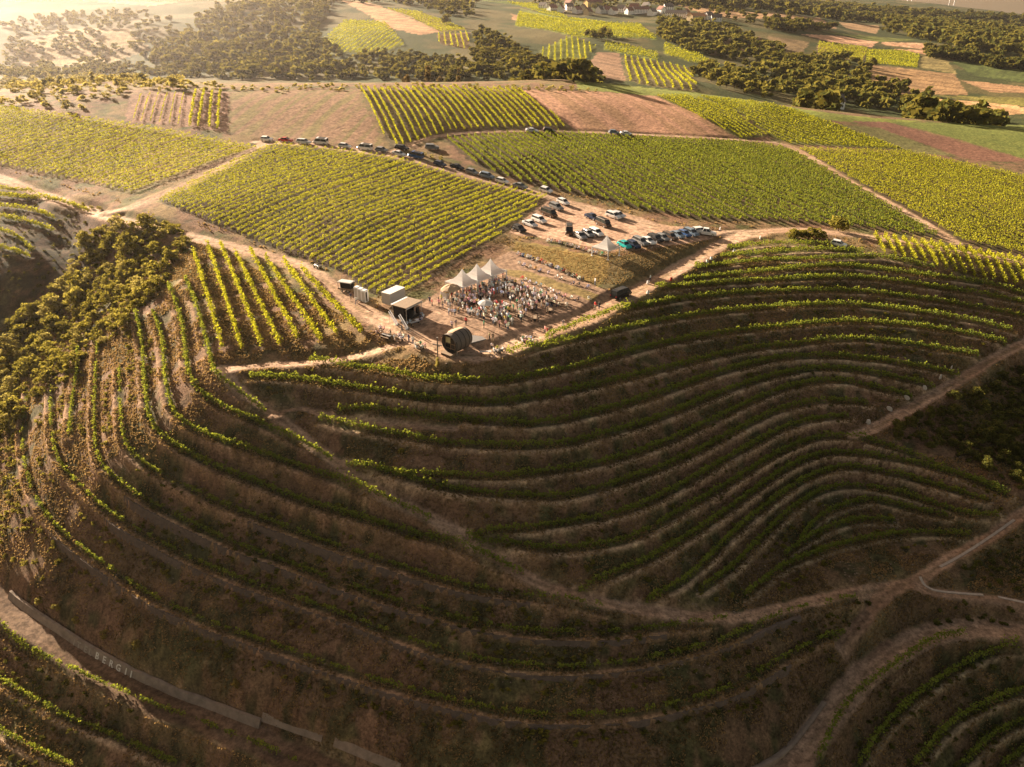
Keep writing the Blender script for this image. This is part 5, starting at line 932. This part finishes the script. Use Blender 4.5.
def body_mesh(pose, seed):
    r = random.Random(seed); J = {}; E = []
    def j(n, x, y, z, rad, par=None): J[n] = (x, y, z, rad); (E.append((par, n)) if par else None)
    if pose == 'sit':
        j('pelvis', 0, 0, .14, .155); j('belly', 0, .01, .34, .14, 'pelvis'); j('chest', 0, .03, .56, .15, 'belly'); j('neck', 0, .03, .74, .055, 'chest'); j('head', 0, .05, .86, .095, 'neck'); j('crown', 0, .04, .97, .07, 'head')
        for s in (-1, 1):
            n = 'L' if s < 0 else 'R'; j(n+'hip', s*.10, .06, .15, .10, 'pelvis'); j(n+'knee', s*.15, .50, .42, .07, n+'hip'); j(n+'ankle', s*.13, .68, .08, .045, n+'knee'); j(n+'toe', s*.14, .84, .05, .04, n+'ankle'); j(n+'sho', s*.19, .03, .66, .065, 'chest'); j(n+'elb', s*.26, .18, .44, .045, n+'sho'); j(n+'hand', s*.17, .40, .46, .04, n+'elb')
    elif pose == 'bench':
        j('pelvis', 0, 0, .56, .155); j('belly', 0, .01, .74, .14, 'pelvis'); j('chest', 0, .04, .96, .15, 'belly'); j('neck', 0, .05, 1.14, .055, 'chest'); j('head', 0, .07, 1.25, .095, 'neck'); j('crown', 0, .06, 1.36, .07, 'head')
        for s in (-1, 1):
            n = 'L' if s < 0 else 'R'; j(n+'hip', s*.10, .10, .54, .10, 'pelvis'); j(n+'knee', s*.13, .48, .52, .07, n+'hip'); j(n+'ankle', s*.12, .50, .09, .045, n+'knee'); j(n+'toe', s*.13, .66, .04, .04, n+'ankle'); j(n+'sho', s*.19, .03, 1.06, .065, 'chest'); j(n+'elb', s*.25, .22, .86, .045, n+'sho'); j(n+'hand', s*.16, .44, .86, .04, n+'elb')
    else:
        st = .16 if pose == 'walk' else .02; j('pelvis', 0, 0, .94, .145); j('belly', 0, 0, 1.10, .135, 'pelvis'); j('chest', 0, .01, 1.30, .155, 'belly'); j('neck', 0, .01, 1.47, .055, 'chest'); j('head', 0, .03, 1.59, .095, 'neck'); j('crown', 0, .02, 1.69, .07, 'head')
        for s in (-1, 1):
            n = 'L' if s < 0 else 'R'; j(n+'hip', s*.09, 0, .86, .095, 'pelvis'); j(n+'knee', s*.10, s*st*.7+.02, .48, .065, n+'hip'); j(n+'ankle', s*.10, s*st*1.6-.02, .09, .045, n+'knee'); j(n+'toe', s*.12, s*st*1.6+.13, .04, .04, n+'ankle'); j(n+'sho', s*.19, 0, 1.41, .065, 'chest')
            if pose == 'raise' and s > 0: j(n+'elb', s*.30, .14, 1.25, .045, n+'sho'); j(n+'hand', s*.20, .36, 1.42, .04, n+'elb')
            elif pose == 'hold': j(n+'elb', s*.25, .05, 1.13, .045, n+'sho'); j(n+'hand', s*.14, .30, 1.18, .04, n+'elb')
            else: j(n+'elb', s*.25, -s*st*.5, 1.12, .045, n+'sho'); j(n+'hand', s*.27, .08-s*st, .86, .04, n+'elb')
    names = list(J); me = bpy.data.meshes.new('person'); me.from_pydata([J[n][:3] for n in names], [(names.index(a), names.index(b)) for a, b in E], []); ob = bpy.data.objects.new('person', me); COL.objects.link(ob)
    sk = ob.modifiers.new('skin', 'SKIN'); sk.branch_smoothing = .4; sv = me.skin_vertices[0].data
    for k, n in enumerate(names): sv[k].radius = (J[n][3], J[n][3] * (.72 if n in ('chest', 'belly', 'pelvis') else 1)); sv[k].use_root = (k == 0)
    sb = ob.modifiers.new('sub', 'SUBSURF'); sb.levels = 1; sb.render_levels = 1; dg = bpy.context.evaluated_depsgraph_get(); out = bpy.data.meshes.new_from_object(ob.evaluated_get(dg)); bpy.data.objects.remove(ob)
    for m in PM: out.materials.append(m)
    hd = J['head']; nk = J['neck'][2]; pv = J['pelvis'][2]; ls = {'sit': .12, 'bench': .42}.get(pose, .92); idx = []
    for f in out.polygons:
        c = f.center
        if c.z > nk + .02: idx.append(3 if (c.z > hd[2] + .035 or c.y < hd[1] - .035) else 0)
        elif min((Vector(J[s + 'hand'][:3]) - c).length for s in 'LR') < .12: idx.append(0)
        elif (pose in ('sit', 'bench') and (c.y > .12 and c.z < pv + .22 and min((Vector(J[s + 'hand'][:3]) - c).length for s in 'LR') > .2)) or (pose not in ('sit', 'bench') and c.z < ls and abs(c.x) < .23): idx.append(2)
        else: idx.append(1)
    out.polygons.foreach_set('material_index', idx); out.polygons.foreach_set('use_smooth', np.ones(len(idx), bool)); out.update(); return out
PB_ = {k: body_mesh(k, 1) for k in ('stand', 'hold', 'raise', 'walk', 'sit', 'bench')}
TOPS = {'white': (.80, .79, .77), 'pale blue': (.42, .52, .68), 'navy': (.025, .035, .09), 'black': (.02, .02, .02), 'red': (.55, .05, .05), 'pink': (.72, .36, .38), 'grey': (.28, .28, .28), 'beige': (.56, .44, .31), 'green': (.08, .36, .20), 'turquoise': (.03, .42, .45), 'yellow': (.66, .5, .12)}
TW = ['white'] * 15 + ['pale blue'] * 3 + ['navy'] * 2 + ['black'] * 2 + ['red'] + ['pink'] * 3 + ['grey'] * 2 + ['beige'] * 3 + ['green', 'yellow']
npeople = 0
def person(p, pose, col, face, label, group):
    global npeople; npeople += 1; o = link('person', PB_[pose]); o.location = (p[0], p[1], float(ground(p[0], p[1])) - .01); o.rotation_euler = (0, 0, face); s = random.uniform(.98, 1.14); o.scale = (s * random.uniform(1.1, 1.3), s * 1.15, s); o.color = (*[v * random.uniform(.85, 1.1) for v in TOPS[col]], 1); tag(o, label, 'person', group)
STAGE = V_((414, 322))
def crowd(poly, n, mind, place, poses, seed, hole=None):
    k = 0
    for p in scatter_px(poly, n, mind, seed):
        if hole is not None and inside(hole, p[None, 0], p[None, 1])[0]: continue
        c = random.choice(TW); f = math.atan2(STAGE[1] - p[1], STAGE[0] - p[0]) - math.pi / 2 + random.uniform(-1.5, 1.5); ps = random.choice(poses)
        person(p, ps, c, f, f'person in a {c} top {"sitting" if ps in ("sit", "bench") else "standing"} {place}', f'people in {c} tops {place}'); k += 1
HOLE = wpoly([(492,300),(500,297),(511,299),(510,304),(498,307),(493,305)])
ST = ['stand', 'hold', 'raise', 'stand', 'walk', 'hold']
crowd([(447,297),(462,292),(476,285),(492,277),(505,278),(528,290),(543,294),(552,302),(553,309),(536,312),(523,317),(520,326),(508,331),(497,329),(483,322),(466,316),(449,316)], 196, .6, 'in the crowd by the marquees', ST, 71, HOLE)
crowd([(455,285),(478,276),(494,271),(500,275),(480,284),(462,292)], 14, .8, 'under the three marquees', ST, 72)
crowd([(548,298),(566,301),(573,307),(556,311),(545,308)], 9, .8, 'around the long table right of the crowd', ['bench'], 73)
crowd([(428,303),(448,297),(446,308),(432,311)], 9, 1., 'between the stage and the crowd', ST, 74)
def line_people(px, n, place, jit=.25, pose='sit', skip=0., face=None, seed=0):
    P = px_line(px, .3); q = np.linspace(0, len(P) - 1, n)
    for t in q:
        if random.random() < skip: continue
        p = P[int(t)] + np.array([random.uniform(-jit, jit), random.uniform(-jit, jit)]); c = random.choice(TW); f = math.atan2(STAGE[1] - p[1], STAGE[0] - p[0]) - math.pi / 2 + random.uniform(-.5, .5) if face is None else face
        person(p, pose, c, f, f'person in a {c} top sitting {place}', f'people in {c} tops sitting {place}')
line_people([(518,254),(540,261),(560,270),(583,280)], 34, 'in the upper row on the grass bank', .4); line_people([(519,264),(545,272),(570,282),(588,288)], 13, 'in the sparse row below the grass bank', .4, skip=.1); line_people([(522,279),(540,286),(560,295),(578,301)], 12, 'on the low wall beside the crowd', .3)
line_people([(550,241),(568,245),(585,250),(606,256)], 17, 'on the bank by the single marquee', .35); line_people([(408,326),(420,324),(424,318)], 7, 'in front of the stage', .4, 'bench')
for (x, y), c, ps, lab in [((466,325),'red','stand','person in a red top standing apart at the left front of the crowd'),((471.5,314),'turquoise','stand','person in a turquoise top at the front of the crowd'),((449,315),'white','stand','person in a white top left of the open ground by the stage'),((455,315.5),'pale blue','stand','person in a pale blue top beside one in white near the open ground'),((402,333),'black','walk','person in dark clothes walking on the track below the stage'),
 ((351,300),'navy','walk','person in navy walking on the track below the toilet cabins'),((356.5,304),'white','walk','person in a white top walking on the track by the toilet cabins'),((489.5,340),'beige','stand','person in a beige top standing at the front before the slab'),((493,341),'black','stand','person in black standing right of the one in beige'),((484,328),'green','stand','person in a green top at the front edge of the crowd'),
 ((545,333),'pink','stand','person in a pink top standing alone on the open yard'),((547,335),'red','stand','person in a red top beside the one in pink on the open yard'),((595,309),'red','stand','person in a red top at the track by the black van'),((599,309),'black','stand','person in black beside the one in red by the black van'),((588,299),'white','sit','person in a white top sitting at the right end of the bank'),((452,328),'white','stand','person in a white top standing behind the giant barrel'),((456,327),'navy','stand','person in navy standing behind the giant barrel'),
 ((492,350),'white','stand','person in a white top standing between the two white tables'),((409,342),'navy','stand','person in navy standing left of the signpost tables'),((413,344),'white','stand','person in a white top standing left of the signpost tables'),((391,336),'black','bench','person in black sitting at the round white table'),((546,193),'white','stand','person in a white top beside the white hatchback above the car park'),((650,281),'white','walk','person in a white top walking up the shaded track'),((563,327),'grey','walk','person in grey near the front edge of the yard'),((595,285),'white','stand','person in a white top standing right of the grass bank')]:
    person(V_((x, y)), ps, c, random.uniform(0, 6.28), lab, None)
def around(px, n, place, r0=1.0):
    p = V_(px)
    for k in range(n): a = k * 6.28 / n + .3; c = random.choice(TW); q = p[:2] + np.array([math.cos(a) * r0, math.sin(a) * r0 * .8]); person(q, 'bench', c, a + math.pi / 2, f'person in a {c} top sitting {place}', f'people in {c} tops sitting {place}')
around((527.5,343), 9, 'at the front edge table', 1.3); around((399,341), 5, 'at the dark table beside the track', 1.1); around((420,348.5), 5, 'at the table nearest the signpost', 1.1); around((380,333), 5, 'by the round white table', 1.0); around((498.5,353), 4, 'at the white covered table', 1.0)
def mass(n, seed):
    r = np.random.default_rng(seed); Vs = []; Fs = []; Cs = []; b = 0; B = {}
    for k in ('stand', 'hold', 'raise'):
        me = PB_[k]; v = np.empty(len(me.vertices) * 3, np.float32); me.vertices.foreach_get('co', v); v = v.reshape(-1, 3); fs = [tuple(p.vertices) for p in me.polygons]; mi = np.zeros(len(v), int)
        for p in me.polygons: mi[list(p.vertices)] = p.material_index
        B[k] = (v, fs, mi)
    for p in scatter_px([(447,297),(462,292),(476,287),(492,281),(505,281),(528,290),(543,295),(550,302),(551,309),(536,312),(523,317),(518,325),(508,329),(497,328),(483,321),(466,315),(449,315)], n, .5, seed):
        if inside(HOLE, p[None, 0], p[None, 1])[0]: continue
        v, fs, mi = B[random.choice(list(B))]; a = r.uniform(0, 6.28); s = r.uniform(.95, 1.1); R = np.array([[math.cos(a), -math.sin(a), 0], [math.sin(a), math.cos(a), 0], [0, 0, 1]]); Vs.append((v * (1.2, 1.15, 1)) @ R.T * s + (p[0], p[1], float(ground(*p)) - .01)); Fs += [tuple(i + b for i in f) for f in fs]; b += len(v)
        pal = np.array([(.50, .30, .21), TOPS[random.choice(TW)], random.choice([(.03, .04, .08), (.02, .02, .022), (.30, .25, .18), (.5, .48, .45)]), random.choice([(.03, .02, .012), (.2, .12, .05)])]); Cs.append(pal[mi])
    def bm(nt, N, L): at = nd(N, 'ShaderNodeAttribute', attribute_name='Col'); return principled(N, L, at.outputs['Color'], .85)
    tag(link('crowd', mesh('crowd', np.vstack(Vs), Fs, True, col=np.vstack(Cs)), mat('crowd_clothes', bm)), kind='stuff')
mass(130, 79)
print('people', npeople, round(time.time() - T0, 1))
# ------------------------------------------------------------------ village, wind turbines
M_ROOF = objcolor_mat('roof_tiles', .8, var=.2, scale=.5); M_RENDERW = objcolor_mat('house_render', .9, var=.06, scale=.3); M_PANE = plain('window_pane', (.05, .06, .07), .15)
def make_house(L_, W_, eave, ridge):
    r = empty('house'); m = MB(); m.box((0, 0, eave / 2 - 1), (L_, W_, eave + 2)); m.add([(-L_/2, -W_/2, eave), (-L_/2, W_/2, eave), (-L_/2, 0, ridge), (L_/2, -W_/2, eave), (L_/2, W_/2, eave), (L_/2, 0, ridge)], [(0, 2, 1), (3, 4, 5)]); m.build('wall', M_RENDERW, r)
    q = MB(); o = .5; k = (ridge - eave) / (W_ / 2)
    for s in (-1, 1):
        a = [(-L_/2 - o, s * (W_/2 + o), eave - o * k), (L_/2 + o, s * (W_/2 + o), eave - o * k), (L_/2 + o, 0, ridge + .02), (-L_/2 - o, 0, ridge + .02)]; q.add(a + [(x, y, z + .25) for x, y, z in a], [(0, 1, 2, 3), (7, 6, 5, 4), (0, 4, 5, 1), (1, 5, 6, 2), (2, 6, 7, 3), (3, 7, 4, 0)])
    rf = q.build('roof', M_ROOF, r); MB().box((L_ * .2, W_ * .15, ridge), (.8, .8, 1.8)).build('chimney', M_ROOF, rf)
    n = max(2, int(L_ / 3))
    for s in (-1, 1):
        for i in range(n):
            for z in ([1.6, 4.2] if eave > 4.5 else [1.6]): MB().box((-L_/2 + (i + .5) * L_ / n, s * (W_/2 + .01), z), (1.1, .06, 1.4)).build('window', M_PANE, r)
    MB().box((L_/2 + .01, 0, 1.1), (.06, 1.1, 2.2)).build('door', M_PANE, r); return r
HS = [make_house(11, 9, 5.2, 9.5), make_house(14, 9, 5.0, 9.0), make_house(30, 11, 5.4, 9.0)]; HU = set()
def house(k, px, dist, rz, wallc, roofc, lab):
    d = rays([px])[0]; p = CAM + d * dist / d[1]; r = HS[k] if k not in HU else clone(HS[k]); HU.add(k); r.scale = (1.08,) * 3; r.location = (p[0], p[1], float(ground(p[0], p[1]))); r.rotation_euler = (0, 0, rz); tag(r, lab, 'house', 'houses of the distant village')
    for c in r.children:
        if c.name.startswith('wall'): c.color = (*wallc, 1)
        if c.name.startswith('roof'):
            c.color = (*roofc, 1)
            for g in c.children: g.color = (*roofc, 1)
WH_, CR, RD, GR, OR = (.86, .84, .80), (.60, .48, .30), (.20, .09, .065), (.12, .10, .09), (.48, .22, .10)
hv = [((543,9),'white house with a grey roof at the left end of the village',WH_,GR,0),((552,11),'second white house from the left end of the village',WH_,RD,1),((561,12),'third white house from the left end of the village',WH_,RD,0),((569,10),'white house up the slope left of the red roofed pair',WH_,GR,0),((577,13),'white house lowest at the left part of the village',WH_,RD,1),((583,11),'cream house beside the lowest white house',CR,RD,0),((593,6),'large yellow house above the rest of the village',(.62,.44,.16),RD,2),((600,13),'white house below the yellow one',WH_,GR,0),((606,13),'small white house right below the yellow one',WH_,RD,0),((613,14),'white gabled house left of the long building',WH_,RD,1),((621,12),'grey roofed house behind the long building',WH_,GR,0),((629,14),'white house at the left end of the long building',WH_,RD,0),((640,13),'long white building in the middle of the village',WH_,RD,2),((652,15),'white house right of the long building',WH_,GR,1),((661,13),'red roofed house between long building and big white one',WH_,RD,0),((676,17),'big white house right of the middle of the village',WH_,GR,2),((686,16),'cream house next to the orange roofed hall',CR,RD,0),((696,20),'wide hall with an orange roof near the right end',CR,OR,2),((708,19),'white house right of the orange roofed hall',WH_,GR,0),((716,21),'last white house at the right end of the village',WH_,GR,1),((588,15),'small red roofed house in front of the village',CR,RD,0),((634,10),'red roofed house up the slope behind the village',CR,RD,1),((646,9),'grey house highest behind the village',WH_,GR,0),((569,6),'cream house at the upper left of the village',CR,RD,1),((668,10),'dark roofed house at the upper right of the village',WH_,GR,1)]
for i, (px, lab, wc, rc, k) in enumerate(hv):
    p = unproj([px])[0]; house(k, px, min(p[1], 1700), random.uniform(-1.3, 1.3), wc, rc, lab)
p = unproj([(834,108)])[0]; house(0, (834,108), p[1], .3, WH_, GR, 'single white house hidden among the big trees at the right')
for (x, dist), lab in zip([(906, 4600), (910, 5200), (948, 4700), (953, 5100)], ['leftmost wind turbine on the far hills', 'second wind turbine from the left on the far hills', 'third wind turbine from the left on the far hills', 'rightmost wind turbine on the far hills']):
    d = rays([(x, 8)])[0]; q = CAM + d * dist / d[1]; r = empty('wind_turbine', (q[0], q[1], float(ground(q[0], q[1])) - 2), -.4); tag(r, lab, 'wind turbine', 'wind turbines on the far hills'); MB().tube((0, 0, 0), (0, 0, 105), 3.4, 1.8, 10).build('tower', M_WPLASTIC, r); MB().box((0, -2, 107), (4, 11, 4), 0, .8).build('nacelle', M_WPLASTIC, r); MB().tube((0, -8, 107), (0, -11, 107), 1.8, .4, 8).build('hub', M_WPLASTIC, r)
    for k in range(3): a = k * 2.094 + .4; u = Vector((math.sin(a), 0, math.cos(a))); c0 = Vector((0, -9, 107)); s = u.cross(Vector((0, 1, 0))); MB().loft([[tuple(c0 + u * t + s * w_ * e + Vector((0, f, 0))) for e, f in ((-.4, -.2), (.6, -.2), (.6, .2), (-.4, .2))] for t, w_ in ((1.5, 2.2), (12, 3.4), (45, .8))]).build('blade', M_WPLASTIC, r)
print('village', round(time.time() - T0, 1))
SKY, WARM, HAZE, HAZE_G = .21, (1.0, .70, .47), .00004, .80
# ------------------------------------------------------------------ light and air
SUN_AZ, SUN_EL = 47.0, 18.0          # degrees left of the view direction, above the horizon
sd = Vector((-math.sin(math.radians(SUN_AZ)) * math.cos(math.radians(SUN_EL)), math.cos(math.radians(SUN_AZ)) * math.cos(math.radians(SUN_EL)), math.sin(math.radians(SUN_EL))))
sl = bpy.data.lights.new('sun', 'SUN'); sl.energy = 22.0; sl.angle = math.radians(.6); sl.color = (1, .82, .62)
so = bpy.data.objects.new('sun', sl); COL.objects.link(so); so.rotation_euler = sd.to_track_quat('Z', 'Y').to_euler()
w = bpy.data.worlds.new('World'); scene.world = w; w.use_nodes = True; nt = w.node_tree; nt.nodes.clear(); N = nt.nodes.new; L = nt.links.new
sky = N('ShaderNodeTexSky'); sky.sky_type = 'NISHITA'; sky.sun_disc = False; sky.sun_elevation = math.radians(SUN_EL); sky.sun_rotation = math.radians(-SUN_AZ); sky.dust_density = 2.5; sky.air_density = 1.0; sky.ozone_density = .6
tc = N('ShaderNodeTexCoord'); sp = N('ShaderNodeSeparateXYZ'); cb = N('ShaderNodeCombineXYZ'); mx = N('ShaderNodeMath'); mx.operation = 'MAXIMUM'; mx.inputs[1].default_value = .01
L(tc.outputs['Generated'], sp.inputs[0]); L(sp.outputs[0], cb.inputs[0]); L(sp.outputs[1], cb.inputs[1]); L(sp.outputs[2], mx.inputs[0]); L(mx.outputs[0], cb.inputs[2]); L(cb.outputs[0], sky.inputs['Vector'])
bg = N('ShaderNodeBackground'); bg.inputs['Strength'].default_value = SKY; wo = N('ShaderNodeOutputWorld')
warm = mixrgb(N, L, sky.outputs[0], WARM, 1.0, 'MULTIPLY'); L(warm, bg.inputs['Color']); L(bg.outputs[0], wo.inputs['Surface'])
if HAZE > 0:
    hz = bpy.data.materials.new('evening_haze'); hz.use_nodes = True; t = hz.node_tree; t.nodes.clear(); vo = t.nodes.new('ShaderNodeVolumeScatter'); vo.inputs['Color'].default_value = (1, .95, .93, 1); vo.inputs['Density'].default_value = HAZE; vo.inputs['Anisotropy'].default_value = HAZE_G
    o = t.nodes.new('ShaderNodeOutputMaterial'); t.links.new(vo.outputs[0], o.inputs['Volume'])
    tag(MB().box((0, 4800, 0), (16000, 10200, 200)).build('haze', hz), kind='structure')
    h2 = hz.copy(); h2.name = 'valley_haze'; h2.node_tree.nodes['Volume Scatter'].inputs['Density'].default_value = .00004
    m = MB(); m.loft([[(math.cos(k * math.pi / 16) * math.sin(a) * 460 - 500, math.sin(k * math.pi / 16) * math.sin(a) * 440 + 700, math.cos(a) * 130 + 10) for k in range(32)] for a in [.02 + i * 3.10 / 16 for i in range(17)]])
    hm = m.mesh('haze', True); hm.flip_normals(); tag(link('haze', hm, h2), kind='structure')
cy = scene.cycles; scene.render.engine = 'CYCLES'
cy.use_denoising = True; cy.max_bounces = 5; cy.diffuse_bounces = 3; cy.transmission_bounces = 3; cy.volume_bounces = 0; cy.glossy_bounces = 2; cy.transparent_max_bounces = 16; cy.caustics_reflective = cy.caustics_refractive = False; cy.sample_clamp_indirect = 3.
scene.view_settings.view_transform = 'Standard'; scene.view_settings.look = 'None'; scene.view_settings.exposure = 0
print('scene', len(bpy.data.objects), round(time.time() - T0, 1))
